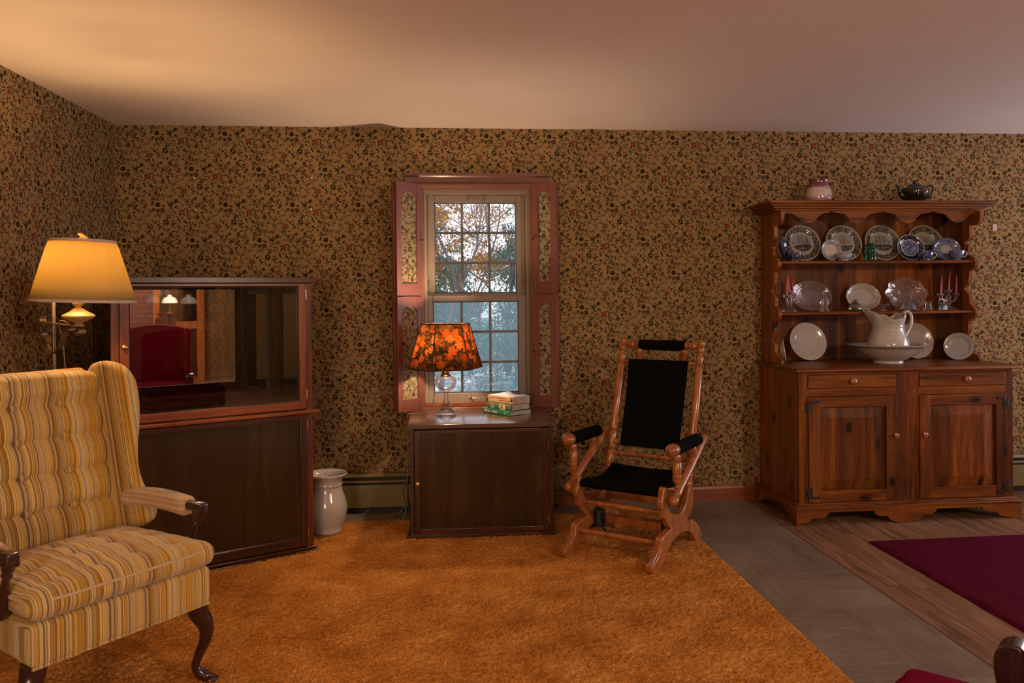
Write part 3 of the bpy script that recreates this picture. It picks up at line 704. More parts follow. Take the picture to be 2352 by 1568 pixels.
# ================================================================ corner display cabinet
TH = radians(29.3)
dc = thing('display_cabinet', 'tall dark wooden display cabinet with glazed upper door, behind the striped wing chair', 'cabinet', (1.293, -.781, 0), TH)
WD, DP = .974, .60     # body runs x -.974..0, y 0..DP
x0, x1 = -WD, 0.0
m = MB(); m.box(x0-.02, x1+.02, -.02, DP, 0, .022); m.box(x0-.010, x1+.010, -.010, DP, .022, .040); m.build('base_moulding', M_dkx, dc, bevel=.004)
m = MB()
for px_ in (x0, x1-.034):
    m.box(px_, px_+.034, 0, .045, .04, 1.445)
m.build('post', M_post, dc, bevel=.002)
m = MB()
for px_ in (x0, x1-.045):
    m.box(px_, px_+.045, DP-.075, DP, .04, 1.445)
m.build('rear_post', M_dkm, dc, bevel=.002)
m = MB(); m.box(x0+.034, x1-.034, .002, .03, 1.432, 1.447); m.box(x0, x0+.02, .04, DP-.07, 1.39, 1.446); m.box(x1-.02, x1, .04, DP-.07, 1.39, 1.446); m.box(x0, x0+.02, .04, DP-.07, .772, .80); m.box(x1-.02, x1, .04, DP-.07, .772, .80)
m.build('top_rail', M_dkm, dc, bevel=.001)
m = MB(); pr = [(x0-.026, 1.462),(x0-.026,1.470),(x0-.020,1.476),(x1+.020,1.476),(x1+.026,1.470),(x1+.026,1.462),(x1+.012,1.452),(x1+.004,1.446),(x0-.004,1.446),(x0-.012,1.452)]
m.prism(pr, 'y', -.026, DP); m.build('top_board', M_dkx, dc, bevel=.003)
m = MB(); m.box(x0-.028, x1+.028, -.032, DP-.02, .752, .772); m.build('waist_ledge', M_mahx, dc, bevel=.006)
m = MB(); m.box(x0+.03, x1-.03, .03, DP-.01, .772, .782); m.build('interior_shelf', wood('dull_shelf_wood', (.11,.050,.027), (.24,.11,.06), (.34,.17,.095), 'x', rough=.7, coat=0), dc, smooth=0)
bpy.data.materials['dull_shelf_wood'].node_tree.nodes['Principled BSDF'].inputs['Specular IOR Level'].default_value = .0
# mirror back, sides, ceiling of the glazed part
mm, nt, p = nmat('mirror_silver'); p.inputs['Base Color'].default_value = (.80,.80,.78,1); p.inputs['Metallic'].default_value = 1; p.inputs['Roughness'].default_value = .004
v_, _ = objco(nt); nn_ = N(nt, 'ShaderNodeTexNoise', i_Scale=30.0); L(nt, v_, nn_.inputs[0]); rr_ = ramp(nt, [(0,(.90,.90,.88)),(1,(.93,.93,.91))]); L(nt, nn_.outputs[0], rr_.inputs[0]); L(nt, rr_.outputs[0], p.inputs['Base Color'])
MB().box(x0+.045, x1-.045, DP-.014, DP-.010, .782, 1.44).build('mirror_back', mm, dc, smooth=0)
MB().box(x0+.01, x1-.01, DP-.009, DP-.002, .04, 1.446).build('back_board', M_dk, dc, smooth=0)
for sx, nm in ((x0+.006, 'left'), (x1-.010, 'right')):
    MB().box(sx, sx+.004, .044, DP-.074, .80, 1.39).build('side_pane', M_pane, dc, smooth=0)
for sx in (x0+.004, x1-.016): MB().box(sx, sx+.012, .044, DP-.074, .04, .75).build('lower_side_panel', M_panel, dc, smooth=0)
MB().box(x0+.02, x1-.02, .03, DP-.01, .045, .06).build('cabinet_bottom', M_dkx, dc, smooth=0)
# upper door with glass
ud = MB(); a, b_ = x0+.036, x1-.036
ud.box(a, a+.040, -.010, .014, .778, 1.444); ud.box(b_-.036, b_, -.010, .014, .778, 1.444)
ud.box(a+.040, b_-.036, -.009, .013, .778, .820, 1); ud.box(a+.040, b_-.036, -.009, .013, 1.430, 1.444, 1); ud = ud.build('upper_door', [M_mah, M_mahx], dc, bevel=.002)
MB().box(a+.038, b_-.034, .0, .003, .818, 1.432).build('door_pane', M_pane, ud, smooth=0)
m = MB()
for u0,u1,z0_,z1_ in ((a+.040,a+.047,.820,1.43),(b_-.043,b_-.036,.820,1.43),(a+.04,b_-.036,.820,.826),(a+.04,b_-.036,1.422,1.43)): m.box(u0,u1,.003,.012,z0_,z1_)
m.build('glazing_bead', M_black, ud, smooth=0)
k = MB().turned((a+.018,-.010,1.145),(a+.018,-.032,1.145),[(0,.005),(.3,.004),(.5,.010),(.8,.012),(1,.006)],16); k.build('knob', M_brass, ud)
for zz in (1.385, .855): MB().turned((b_+.001,-.012,zz-.028),(b_+.001,-.012,zz+.028),[(0,.001),(.03,.0035),(.97,.0035),(1,.001)],10).build('hinge', M_brass, ud)
# lower door with veneer panel behind glass
ld = MB(); ld.box(a, a+.040, -.010, .014, .045, .748); ld.box(b_-.036, b_, -.010, .014, .045, .748)
ld.box(a+.040, b_-.036, -.009, .013, .045, .092, 1); ld.box(a+.040, b_-.036, -.009, .013, .722, .748, 1); ld = ld.build('lower_door', [M_dk, M_dkx], dc, bevel=.002)
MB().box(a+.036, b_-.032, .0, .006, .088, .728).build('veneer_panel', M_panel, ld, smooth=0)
for zz in (.690, .125): MB().turned((b_+.001,-.012,zz-.028),(b_+.001,-.012,zz+.028),[(0,.001),(.03,.0035),(.97,.0035),(1,.001)],10).build('hinge', M_brass, ld)

# ================================================================ end cabinet under the window
ec = thing('end_cabinet', 'low dark wooden cabinet under the window, carrying the glass lamp and the books', 'cabinet', (1.793, -.640, 0), radians(-.9))
W2 = .826
m = MB(); m.prism([(-.014,0),(W2+.014,0),(W2+.014,.012),(W2+.004,.030),(-.004,.030),(-.014,.012)], 'y', -.014, .47); m.build('base_moulding', M_dkx, ec, bevel=.003)
m = MB(); m.box(.012, .034, .0, .46, .03, .628); m.box(W2-.034, W2-.006, .0, .46, .03, .628); m.box(.034, W2-.034, .44, .46, .03, .628); m.box(.034,W2-.034,.0,.02,.03,.04); m.build('carcass', M_dk, ec, bevel=.001)
m = MB(); m.prism([(-.002,.628),(W2+.008,.628),(W2+.016,.634),(W2+.016,.642),(W2+.004,.652),(.002,.652),(-.010,.642),(-.010,.634)], 'y', -.030, .585)
m.build('top_board', wood('lamp_table_top', (.05,.022,.018), (.085,.04,.03), (.13,.062,.045), 'x', rough=.22, coat=.6), ec, bevel=.003)
dr = MB(); dr.box(.036, .064, -.012, .006, .036, .620); dr.box(W2-.064, W2-.036, -.012, .006, .036, .620); dr.box(.064, W2-.064, -.011, .005, .036, .064, 1); dr.box(.064, W2-.064, -.011, .005, .600, .620, 1); dr = dr.build('cabinet_door', [M_dk, M_dkx], ec, bevel=.002)
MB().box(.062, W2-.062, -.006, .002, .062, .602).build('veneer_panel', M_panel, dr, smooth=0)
MB().turned((.052,-.012,.322),(.052,-.036,.322),[(0,.005),(.3,.004),(.45,.011),(.75,.0145),(.9,.012),(1,.004)],18).build('knob', M_brass, dr)
for zz in (.52, .10): MB().turned((W2-.034,-.014,zz-.028),(W2-.034,-.014,zz+.028),[(0,.001),(.03,.0035),(.97,.0035),(1,.001)],10).build('hinge', M_brass, dr)

# ================================================================ pine hutch
hu = thing('pine_hutch', 'large knotty pine hutch with open scalloped plate shelves above two panelled doors', 'hutch', (4.76, -.30, 0))
def hb(mb, name, mat, par=hu, **kw): return mb.build(name, mat, par, world=True, **kw)
# plinth with bracket feet (front outline, x-z)
def mirror(P, c): return [(2*c-x, z) for x, z in P][::-1]
fr = [(4.050,.100),(4.050,.0),(4.066,.0),(4.083,.012),(4.120,.016),(4.150,.040),(4.172,.043),(4.205,.040),(4.235,.050),(4.252,.072),(4.262,.074),
      (4.530,.074),(4.540,.052),(4.565,.042),(4.610,.040),(4.632,.016),(4.668,.004),(4.722,.002),(4.770,.004),(4.812,.016),(4.838,.040),(4.885,.042),(4.910,.052),(4.925,.074),
      (5.205,.074),(5.218,.055),(5.245,.045),(5.300,.042),(5.325,.018),(5.365,.010),(5.400,.0),(5.462,.0),(5.462,.100)]
m = MB(); m.prism(fr, 'y', -.640, -.618)
side = [(-.6175,.100),(-.6175,0),(-.612,0),(-.590,.014),(-.550,.018),(-.525,.044),(-.49,.052),(-.47,.074),(-.20,.074),(-.185,.05),(-.15,.045),(-.125,.018),(-.08,.006),(-.02,.0),(-.02,.1)]
m.prism(side, 'x', 4.050, 4.070); m.prism(side, 'x', 5.442, 5.462)
hb(m, 'bracket_base', M_pedx, bevel=.002)
m = MB()
pr = [(0,.098),(-.014,.098),(-.014,.108),(-.004,.112),(0,.124)]
m.box(4.046,5.466,-.645,-.60,.096,.108); m.box(4.058,5.454,-.634,-.59,.108,.116); m.box(4.066,5.446,-.626,-.59,.116,.124)
m.box(4.046,4.085,-.60,-.02,.096,.108); m.box(4.058,4.09,-.60,-.02,.108,.118); m.box(5.43,5.466,-.60,-.02,.096,.108); m.box(5.43,5.454,-.60,-.02,.108,.118)
hb(m, 'base_moulding', M_pedx, bevel=.003)
m = MB(); m.box(4.086,4.107,-.579,-.015,.10,.897); m.box(5.413,5.434,-.579,-.015,.10,.897); hb(m, 'side_panel', M_pedy, bevel=.001)
m = MB(); m.box(4.107,5.413,-.57,-.02,.10,.12); m.box(4.107,5.413,-.03,-.02,.1,.89); hb(m, 'lower_case', M_ped, smooth=0)
# face frame
m = MB(); m.box(4.085,4.140,-.602,-.58,.118,.897); m.box(4.690,4.834,-.602,-.58,.118,.897); m.box(5.388,5.435,-.602,-.58,.118,.897); hb(m, 'face_stile', M_ped, bevel=.001)
m = MB()
for a, b_ in ((4.140,4.690),(4.834,5.388)):
    m.box(a,b_,-.6015,-.58,.882,.897); m.box(a,b_,-.6015,-.58,.752,.800); m.box(a,b_,-.6015,-.58,.118,.126)
hb(m, 'face_rail', M_pedx, bevel=.001)
m = MB(); pr = [(-.632,.900),(-.632,.912),(-.624,.920),(-.01,.920),(-.01,.897),(-.622,.897)]; m.prism(pr, 'x', 4.062, 5.478); hb(m, 'worktop', M_pedx, bevel=.004)
# drawers
M_knobw = plain('turned_pine_knob', (.30,.10,.03), rough=.3, coat=.4, nscale=60, noise=.3)
for a, b_, kx in ((4.143,4.688,4.412),(4.837,5.386,5.128)):
    m = MB(); m.box(a,b_,-.606,-.585,.803,.880); d = hb(m, 'drawer', M_pedx, bevel=.002)
    MB().turned((kx,-.606,.842),(kx,-.640,.842),[(0,.010),(.3,.008),(.5,.017),(.75,.021),(.93,.016),(1,.004)],18).build('drawer_knob', M_knobw, d, world=True)
# doors
for a, b_, kx, hx, s in ((4.142,4.689,4.676,4.142,1),(4.836,5.387,4.858,5.387,-1)):
    m = MB(); m.box(a,a+.066,-.612,-.588,.128,.750); m.box(b_-.066,b_,-.612,-.588,.128,.750); m.box(a+.066,b_-.066,-.6115,-.588,.128,.194,1); m.box(a+.066,b_-.066,-.6115,-.588,.688,.750,1); d = hb(m, 'door', [M_ped, M_pedx], bevel=.002)
    ix0,ix1,iz0,iz1 = a+.066,b_-.066,.194,.688; q = .060
    V = [(ix0,-.596,iz0),(ix1,-.596,iz0),(ix1,-.596,iz1),(ix0,-.596,iz1)]
    V2 = [(ix0+.006,-.598,iz0+.006),(ix1-.006,-.598,iz0+.006),(ix1-.006,-.598,iz1-.006),(ix0+.006,-.598,iz1-.006)]
    V3 = [(ix0+q,-.6095,iz0+q),(ix1-q,-.6095,iz0+q),(ix1-q,-.6095,iz1-q),(ix0+q,-.6095,iz1-q)]
    V4 = [(ix0+q+.003,-.612,iz0+q+.003),(ix1-q-.003,-.612,iz0+q+.003),(ix1-q-.003,-.612,iz1-q-.003),(ix0+q+.003,-.612,iz1-q-.003)]
    m = MB(); fs = []
    for k in range(3): fs += [(k*4+i, k*4+(i+1)%4, k*4+4+(i+1)%4, k*4+4+i) for i in range(4)]
    fs.append((12,13,14,15)); m.add(V+V2+V3+V4, fs); m.build('raised_panel', M_ped, d, smooth=0, world=True)
    MB().turned((kx,-.612,.515),(kx,-.640,.515),[(0,.008),(.35,.006),(.55,.013),(.8,.016),(1,.004)],16).build('door_knob', M_knobw, d, world=True)
    for zz, up in ((.690, 1), (.185, -1)):
        h_ = MB(); yy0, yy1 = -.6165, -.6115
        g = -s
        h_.box(hx-.020, hx-.009, -.607, -.6015, zz-.034, zz+.034); h_.box(hx-.020 if 0 else hx-.010, hx+.010, -.618, -.6115, zz-.018, zz+.018)
        if s > 0:
            h_.box(hx+.010, hx+.021, yy0, yy1, zz-.034, zz+.034); ez = zz+.030 if up > 0 else zz-.034
            h_.box(hx+.015, hx+.062, yy0, yy1, ez-.002, ez+.010)
            h_.box(hx+.055, hx+.062, yy0, yy1, ez-.008 if up>0 else ez, ez+.010 if up>0 else ez+.016)
        else:
            h_.box(hx-.021+.0, hx-.010, yy0, yy1, zz-.034, zz+.034); h_.box(hx+.009, hx+.020, -.607, -.6015, zz-.034, zz+.034); ez = zz+.030 if up > 0 else zz-.034
            h_.box(hx-.062, hx-.015, yy0, yy1, ez-.002, ez+.010)
            h_.box(hx-.062, hx-.055, yy0, yy1, ez-.008 if up>0 else ez, ez+.010 if up>0 else ez+.016)
        h_.build('hinge', M_iron, d, bevel=.001, world=True)
# upper sides with scalloped front edges: outline (y, z)
E_ = [(-.330,1.880),(-.332,1.845),(-.326,1.812),(-.300,1.795),(-.262,1.792),(-.240,1.800),(-.228,1.790),(-.230,1.740),(-.226,1.716),(-.205,1.700),(-.186,1.694),(-.178,1.683),(-.190,1.672),(-.215,1.664),(-.214,1.640),(-.206,1.615),(-.225,1.600),(-.262,1.585),(-.282,1.562),(-.282,1.535),(-.270,1.520),(-.240,1.503),(-.228,1.500),
      (-.226,1.470),(-.220,1.445),(-.218,1.425),(-.195,1.402),(-.178,1.388),(-.184,1.372),(-.212,1.352),(-.230,1.330),(-.228,1.300),(-.232,1.285),(-.262,1.266),(-.283,1.244),(-.284,1.215),(-.270,1.196),(-.235,1.182),(-.225,1.176),
      (-.212,1.150),(-.214,1.120),(-.206,1.098),(-.196,1.082),(-.182,1.072),(-.178,1.062),(-.205,1.052),(-.222,1.040),(-.226,1.010),(-.234,.985),(-.262,.966),(-.300,.955),(-.318,.940),(-.320,.921)]
E_ = spline(E_, 3)
for xa in (4.104, 5.420):
    m = MB(); m.prism([(-.01,1.884)] + list(E_) + [(-.01,.921)], 'x', xa, xa+.022); hb(m, 'scalloped_side', M_pedy, smooth=40)
m = MB(); m.box(4.126,5.420,-.020,-.008,.921,1.884); hb(m, 'back_boards', M_ped, smooth=0)
for zt in (1.570, 1.245):
    m = MB(); m.prism([(-.262,zt-.020),(-.270,zt-.015),(-.270,zt-.006),(-.262,zt),(-.020,zt),(-.020,zt-.020)], 'x', 4.126, 5.420); hb(m, 'shelf', M_pedx)
# valance
v = [(4.126,1.884),(4.126,1.868),(4.150,1.866)]
def scal(c, w_):   # drop between two cusps
    return [(c-.170,1.886-.005),(c-.163,1.879),(c-.140,1.872),(c-.105,1.868),(c-.080,1.860),(c-.062,1.842),(c-.045,1.822),(c-.022,1.810),(c,1.806),(c+.022,1.810),(c+.045,1.822),(c+.062,1.842),(c+.080,1.860),(c+.105,1.868),(c+.140,1.872),(c+.163,1.879),(c+.170,1.881)]
top = 1.918
V = [(4.126,top),(4.126,1.866),(4.150,1.868),(4.185,1.868),(4.213,1.858),(4.232,1.840),(4.252,1.820),(4.275,1.810),(4.300,1.806),(4.325,1.810),(4.348,1.822),(4.366,1.842),(4.385,1.860),(4.41,1.868),(4.44,1.873),(4.455,1.886)]
V += scal(4.628,0)[1:-1] + [(4.795,1.886)] + scal(4.965,0)[1:-1] + [(5.135,1.886)] + scal(5.303,0)[1:-2] + [(5.42,1.872),(5.42,top)]
m = MB(); m.prism(V, 'y', -.286, -.266); hb(m, 'valance', M_pedx, smooth=30)
# cornice
m = MB()
for (ex, z0_, z1_) in ((.012,1.884,1.896),(.030,1.896,1.910),(.050,1.910,1.924),(.066,1.924,1.944)):
    m.box(4.092-ex, 5.454+ex, -.290-ex, -.004, z0_, z1_)
hb(m, 'cornice', M_pedx, bevel=.004)
# ================================================================ striped wing chair
def stripes(name, ax, seed=0.0, worn=0):
    m, nt, p = nmat(name); t = N(nt, 'ShaderNodeTexCoord'); sp = N(nt, 'ShaderNodeSeparateXYZ'); L(nt, t.outputs['Object'], sp.inputs[0])
    u = math_(nt, 'ADD', sp.outputs[ax], seed)
    if ax == 1: u = math_(nt, 'ADD', math_(nt, 'MULTIPLY', sp.outputs[0], .85), math_(nt, 'MULTIPLY', math_(nt, 'SUBTRACT', math_(nt, 'MULTIPLY', sp.outputs[2], .25), sp.outputs[1]), .52))
    a = N(nt, 'ShaderNodeTexWhiteNoise', noise_dimensions='1D'); L(nt, math_(nt, 'FLOOR', math_(nt, 'MULTIPLY', u, 100.0)), a.inputs['W'])
    b = N(nt, 'ShaderNodeTexWhiteNoise', noise_dimensions='1D'); L(nt, math_(nt, 'FLOOR', math_(nt, 'MULTIPLY', u, 390.0)), b.inputs['W'])
    ra = ramp(nt, [(0,(.42,.20,.022)),(.25,(.60,.32,.040)),(.5,(.22,.085,.014)),(.66,(.46,.26,.040)),(.85,(.46,.36,.19))], 'CONSTANT'); L(nt, a.outputs[0], ra.inputs[0])
    rb = ramp(nt, [(0,(.52,.42,.25)),(.16,(.10,.036,.008)),(.34,(.54,.29,.035)),(.58,(.24,.13,.022)),(.74,(.48,.25,.03)),(.87,(.60,.48,.30))], 'CONSTANT'); L(nt, b.outputs[0], rb.inputs[0])
    col = mixc(nt, .62, ra.outputs[0], rb.outputs[0])
    v, _ = objco(nt, (1,1,1)); n = N(nt, 'ShaderNodeTexNoise', i_Scale=420.0, i_Detail=2.0); L(nt, v, n.inputs['Vector'])
    if worn:
        n2 = N(nt, 'ShaderNodeTexNoise', i_Scale=28.0, i_Detail=3.0); L(nt, v, n2.inputs['Vector'])
        col = mixc(nt, math_(nt, 'MULTIPLY', n2.outputs[0], worn), col, (.50,.34,.25))
    hs = N(nt, 'ShaderNodeHueSaturation'); L(nt, col, hs.inputs['Color']); L(nt, math_(nt, 'ADD', .8, math_(nt, 'MULTIPLY', n.outputs[0], .4)), hs.inputs['Value'])
    L(nt, hs.outputs[0], p.inputs['Base Color']); p.inputs['Roughness'].default_value = .75; p.inputs['Sheen Weight'].default_value = .25; p.inputs['Specular IOR Level'].default_value = .2
    bump(nt, math_(nt, 'ADD', n.outputs[0], math_(nt, 'MULTIPLY', b.outputs[0], .5)), .0012, .6, p); return m
ST_X = stripes('gold_stripe_upholstery', 0); ST_Y = stripes('gold_stripe_wing', 1, .37); ST_W = stripes('worn_stripe_upholstery', 2, .2, 1.1)
M_chairdk = wood('dark_cherry', (.012,.004,.004), (.032,.010,.009), (.06,.02,.016), 'z', rough=.22, coat=.6)
ww = Vector((.616,.788,0)); fw_ = Vector((.788,-.616,0))
wc_loc = Vector((.94,-2.49,0)) + ww*.02
wc = thing('wing_chair', 'gold and brown striped wing chair with button-tufted back and worn arm pads', 'armchair', (wc_loc.x, wc_loc.y, .006), radians(52.0))
def backy(z): return .50+(z-.5)*.25
CX = (-.218,-.052,.116); RZ = (.611,.735,.857,.977)
def tuft(x, z):
    d = 0
    d += .030*(1-abs(sin(pi*(z-.611)/.122))**.42) if z < 1.03 else .030*(1-abs(sin(pi*(1.03-.611)/.122))**.42)
    for r in RZ:
        for c in CX: d += .010*exp(-(((x-c)/.022)**2+((z-r)/.020)**2))
    for c in CX: d += .003*exp(-((x-c)/.022)**2)
    if z > 1.0: d -= .012*smoothstep(1.0,1.03,z)
    return d
def bfn(x, y, z):
    # y 0 is front, .11 back ; map to leaning back
    front = smoothstep(.06, .0, y)
    yy = backy(z)-.022 + y + front*(tuft(x, z) - .012)
    w_ = 1+ .06*(z-.5)
    zz = z + (.012*cos(x*5) if z > 1.06 else 0)
    return (x*w_, yy, zz)
MB().rbox(-.275, .262, 0, .11, .40, 1.085, .03, (46,1,76), bfn).build('seat_back', ST_X, wc, smooth=180)
btn = None
for r in RZ:
    for c in CX:
        y = backy(r) - .022 + .012
        b = MB().turned((c*(1+.06*(r-.5)), y+.006, r), (c*(1+.06*(r-.5)), y-.014, r), [(0,.013),(.5,.0155),(.8,.012),(1,.004)], 16).build('button', ST_X, wc)
# back outer shell (rear panel) 
def sfn(x, y, z): return (x*(1+.06*(z-.5)), backy(z)+.07+y, z)
MB().rbox(-.285, .275, 0, .05, .28, 1.095, .02, (4,1,8), sfn).build('back_shell', ST_X, wc, smooth=180)
# wings
def wing(s):
    # outline in (f, z): f = distance forward of the back plane
    O = [(-.07,.47),(-.07,.75),(-.06,1.02),(-.045,1.085),(.0,1.118),(.06,1.125),(.115,1.108),(.150,1.065),(.158,.99),(.145,.88),(.125,.78),(.115,.70),(.130,.625),(.165,.575),(.16,.53),(.10,.50),(.0,.47)]
    P = spline(O, 4, closed=True); n = len(P)
    cz = .80; rings = []
    for (k, off, sc_) in ((0,-.020,.0),(1,-.028,.80),(2,-.026,.90),(3,-.016,.972),(4,0,1.0),(5,.016,.972),(6,.026,.90),(7,.028,.80),(8,.022,.0)):
        ring = []
        for f, z in P:
            # inset toward the spine of the wing
            cf = .03; f2 = cf+(f-cf)*sc_; z2 = cz+(z-cz)*(sc_ if sc_ > 0 else 0)
            if 0 < sc_ < 1:
                e = (1-sc_)*.28; dl = sqrt((f-cf)**2+(z-cz)**2); f2 = f-(f-cf)/dl*e*.35*1.0; z2 = z-(z-cz)/dl*e*.35
                f2 = f-(f-cf)/dl*min(e*.5, .03); z2 = z-(z-cz)/dl*min(e*.5,.03)
            x = (.275+off*.9+ max(f2,0)*.28 + (z2-.5)*.02)
            ring.append((s*x, backy(z2)-f2, z2))
        rings.append(ring)
    m = MB(); G = list(zip(*rings)); m.grid([list(g) for g in G], cu=True)
    return m.build('wing', ST_Y, wc, smooth=180)
wing(1); wing(-1)
# seat rail (upholstered apron)
def rfn(x, y, z):
    t = y/.60; return (x*(1-.14*t) , y, z)
MB().rbox(-.305, .315, -.012, .58, .285, .420, .022, (12,8,3), rfn).build('seat_rail', ST_X, wc, smooth=180)
m = MB(); m.tube([(-.300,-.006,.288),(.31,-.006,.288)], .005, 8); m.tube([(.315,.0,.288),(.274,.57,.288)], .005, 8); m.build('rail_welt', ST_X, wc)
# cushion
def cfn(x, y, z):
    u = (x)/.31; t = (y-.21)/.25
    crown = .042*(1-min(1,abs(u))**2.4)*(1-min(1,abs(t))**2.4)
    d = 0
    if z > .47:
        for i, cx in enumerate((-.21,-.07,.07,.21)):
            for cy in (.06,.18,.30,.42): d += .013*exp(-(((x-cx)/.03)**2+((y-cy)/.026)**2))
        for cy in (.06,.18,.30,.42): d += .004*exp(-((y-cy)/.014)**2)
        d *= 1.0
        z = z + crown - d
    w_ = 1-.14*max(0,y)/.6
    return (x*w_, y, z)
MB().rbox(-.318, .326, -.038, .48, .424, .508, .041, (50,44,3), cfn).build('seat_cushion', ST_X, wc, smooth=180)
m = MB(); P = []
for a in range(60):
    t = 2*pi*a/60; e = 7
    cx = abs(cos(t))**(2/e)*(1 if cos(t)>=0 else -1); cy = abs(sin(t))**(2/e)*(1 if sin(t)>=0 else -1)
    x, y = .004+.322*cx, .222+.259*cy; P.append((x*(1-.14*max(0,y)/.6), y, .486))
m.tube(P+[P[0]], .005, 8, caps=False); m.build('cushion_welt', ST_W, wc)
# cabriole front legs
def cab(s):
    x = .315*s if s > 0 else -.305
    C = [(0,.000,.285),(.004,.0,.25),(.016,-.006,.20),(.014,-.006,.15),(.004,0,.10),(-.002,.004,.06),(.006,.0,.03),(.016,-.006,.014),(.020,-.010,.004)]
    Rr = [.038,.036,.028,.021,.0165,.015,.019,.022,.014]
    ox, oy = x-.030*s, .035
    pts = [(ox+c[0]*1.6*s, oy+c[1]*2.2, c[2]) for c in spline(C,4)]
    rr = [r[0] for r in spline([(r,0) for r in Rr],4)]
    mb = MB(); mb.tube(pts, rr, 16, up=(1,0,0)); mb.lathe([(.0,.0),(.020,.0),(.026,.006),(.024,.014),(.012,.022),(0,.026)], 20, (ox+.034*s, oy-.028, 0))
    return mb.build('front_leg', M_chairdk, wc, smooth=60)
cab(1); cab(-1)
for s in (1,-1):
    m = MB(); m.tube([(.23*s,.56,.30),(.235*s,.60,.14),(.24*s,.66,.0)], [.022,.020,.016], 4, up=(1,0,0)); m.build('rear_leg', M_chairdk, wc, smooth=0)
# arms
def arm(s):
    x = .325*s
    m = MB(); A = spline([(x-.03*s,.47,.612),(x-.008*s,.36,.622),(x,.24,.620),(x+.002*s,.13,.612)],5)
    def ring(p, w_, h_):
        return [(p[0]+w_*1.1*(abs(cos(t))**.6)*(1 if cos(t)>=0 else -1), p[1], p[2]-.006+h_*1.25*(abs(sin(t))**.6)*(1 if sin(t)>=0 else -1)) for t in [2*pi*k/18 for k in range(18)]]
    m.grid([ring(p, .030*(1 if 0 < i < len(A)-1 else .82), .027*(1 if 0 < i < len(A)-1 else .8)) for i, p in enumerate(A)], cv=True)
    m.add(ring(A[-1],.0246,.0216), [tuple(range(18))]); m.add(ring(A[0],.0246,.0216), [tuple(range(18))[::-1]])
    m.build('arm_pad', ST_W, wc, smooth=60)
    m = MB(); m.tube(spline([(x+.001*s,.14,.612),(x+.002*s,.095,.612),(x+.001*s,.062,.606),(x,.050,.592)],4), [.019]*8+[.018,.018,.016,.016,.012], 12, flat=1)
    m.rbox(x-.020,x+.020,.040,.092,.585,.630,.008,(1,1,1))
    m.turned((x,.070,.590),(x-.010*s,.150,.418),[(0,.017),(.08,.019),(.14,.013),(.2,.017),(.25,.011),(.45,.014),(.75,.021),(.9,.024),(1,.020)],16)
    m.build('arm_post', M_chairdk, wc, smooth=45)
arm(1); arm(-1)

# ================================================================ burgundy wing chair (corner of seat and one arm in view)
M_burg = pile('burgundy_velvet', ((.15,.002,.020), (.21,.004,.030), (.26,.009,.042)), 160, .0008)
ff = Vector((-.70,.714,0))
rc_ang = atan2(.70,.714)   # local x -> (cos,sin) = (.714,.70), local y (backward) -> (-.70... )
rc = thing('burgundy_wing_chair', 'burgundy velvet wing chair at the lower right, only seat corner and arm showing', 'armchair', (3.10,-3.80,0), rc_ang+pi)
# local: x to its left when seen from its front, y backward
def r2(x, y, z): return (x, y, z)
rot = rc.rotation_euler[2]
MB().rbox(-.30,.30,-.30,.28,.28,.42,.02,(2,2,2)).build('seat_rail', M_burg, rc, smooth=180)
def rcf(x,y,z): return (x,y,z+(.02*(1-(x/.31)**2)*(1-min(1,abs(y+.03)/.3)**2) if z>.44 else 0))
MB().rbox(-.31,.31,-.34,.24,.405,.485,.03,(10,10,2),rcf).build('seat_cushion', M_burg, rc, smooth=180)
m = MB(); P=[]
for a in range(60):
    t = 2*pi*a/60; e = 9
    cx = abs(cos(t))**(2/e)*(1 if cos(t)>=0 else -1); cy = abs(sin(t))**(2/e)*(1 if sin(t)>=0 else -1)
    P.append((.308*cx, -.05+.288*cy, .467))
m.tube(P+[P[0]], .0055, 8, caps=False); m.build('cushion_welt', M_burg, rc)
def rb(x,y,z):
    top = 1.02 + .055*cos(x*4.6)
    if z > .9: z = .9+(z-.9)*(top-.9)/.2
    return (x*(1+.05*(z-.4)), y+.22+(z-.4)*.22, z)
MB().rbox(-.28,.28,0,.12,.40,1.10,.03,(10,1,12),rb).build('seat_back', M_burg, rc, smooth=180)
for s in (1,-1):
    O = [(-.08,.50),(-.08,.98),(-.03,1.03),(.06,1.04),(.12,1.0),(.13,.9),(.10,.76),(.11,.66),(.14,.60),(.06,.52)]
    P = spline(O,4,closed=True); rings=[]
    for off, ins in ((-.018,.6),(-.022,.08),(-.016,.03),(0,0),(.016,.03),(.022,.08),(.018,.6)):
        rings.append([(s*(.292+off+max(0,f)*.2), .22+(z-.4)*.22-(f-(f-.03)*ins), z-(z-.8)*ins) for f,z in P])
    m = MB(); m.grid([list(g) for g in zip(*rings)], cu=True); m.build('wing', M_burg, rc, smooth=180)
    x = .345*s
    m = MB(); m.rbox(x-.038,x+.038,-.10,.24,.508,.573,.028,(1,4,1)); m.build('arm_pad', M_burg, rc, smooth=180)
    poly = spline([(-.135,.46),(-.150,.54),(-.158,.600),(-.150,.635),(-.125,.652),(-.098,.645),(-.088,.60),(-.085,.53),(-.08,.46),(-.072,.38),(-.07,.30),(-.12,.30),(-.125,.38)],4,closed=True)
    m = MB(); m.prism([(a, b-.067) for a, b in poly],'x',x-.034,x+.034); m.build('arm_front', M_chairdk, rc, bevel=.006)
    m = MB(); m.tube([(x-.04*s,-.26,.29),(x-.035*s,-.28,.2),(x-.04*s,-.265,.08),(x-.03*s,-.285,.01)],[.035,.028,.017,.022],12); m.build('front_leg', M_chairdk, rc)
    m = MB(); m.tube([(.25*s,.26,.30),(.25*s,.34,.0)],[.022,.017],4); m.build('rear_leg', M_chairdk, rc, smooth=0)

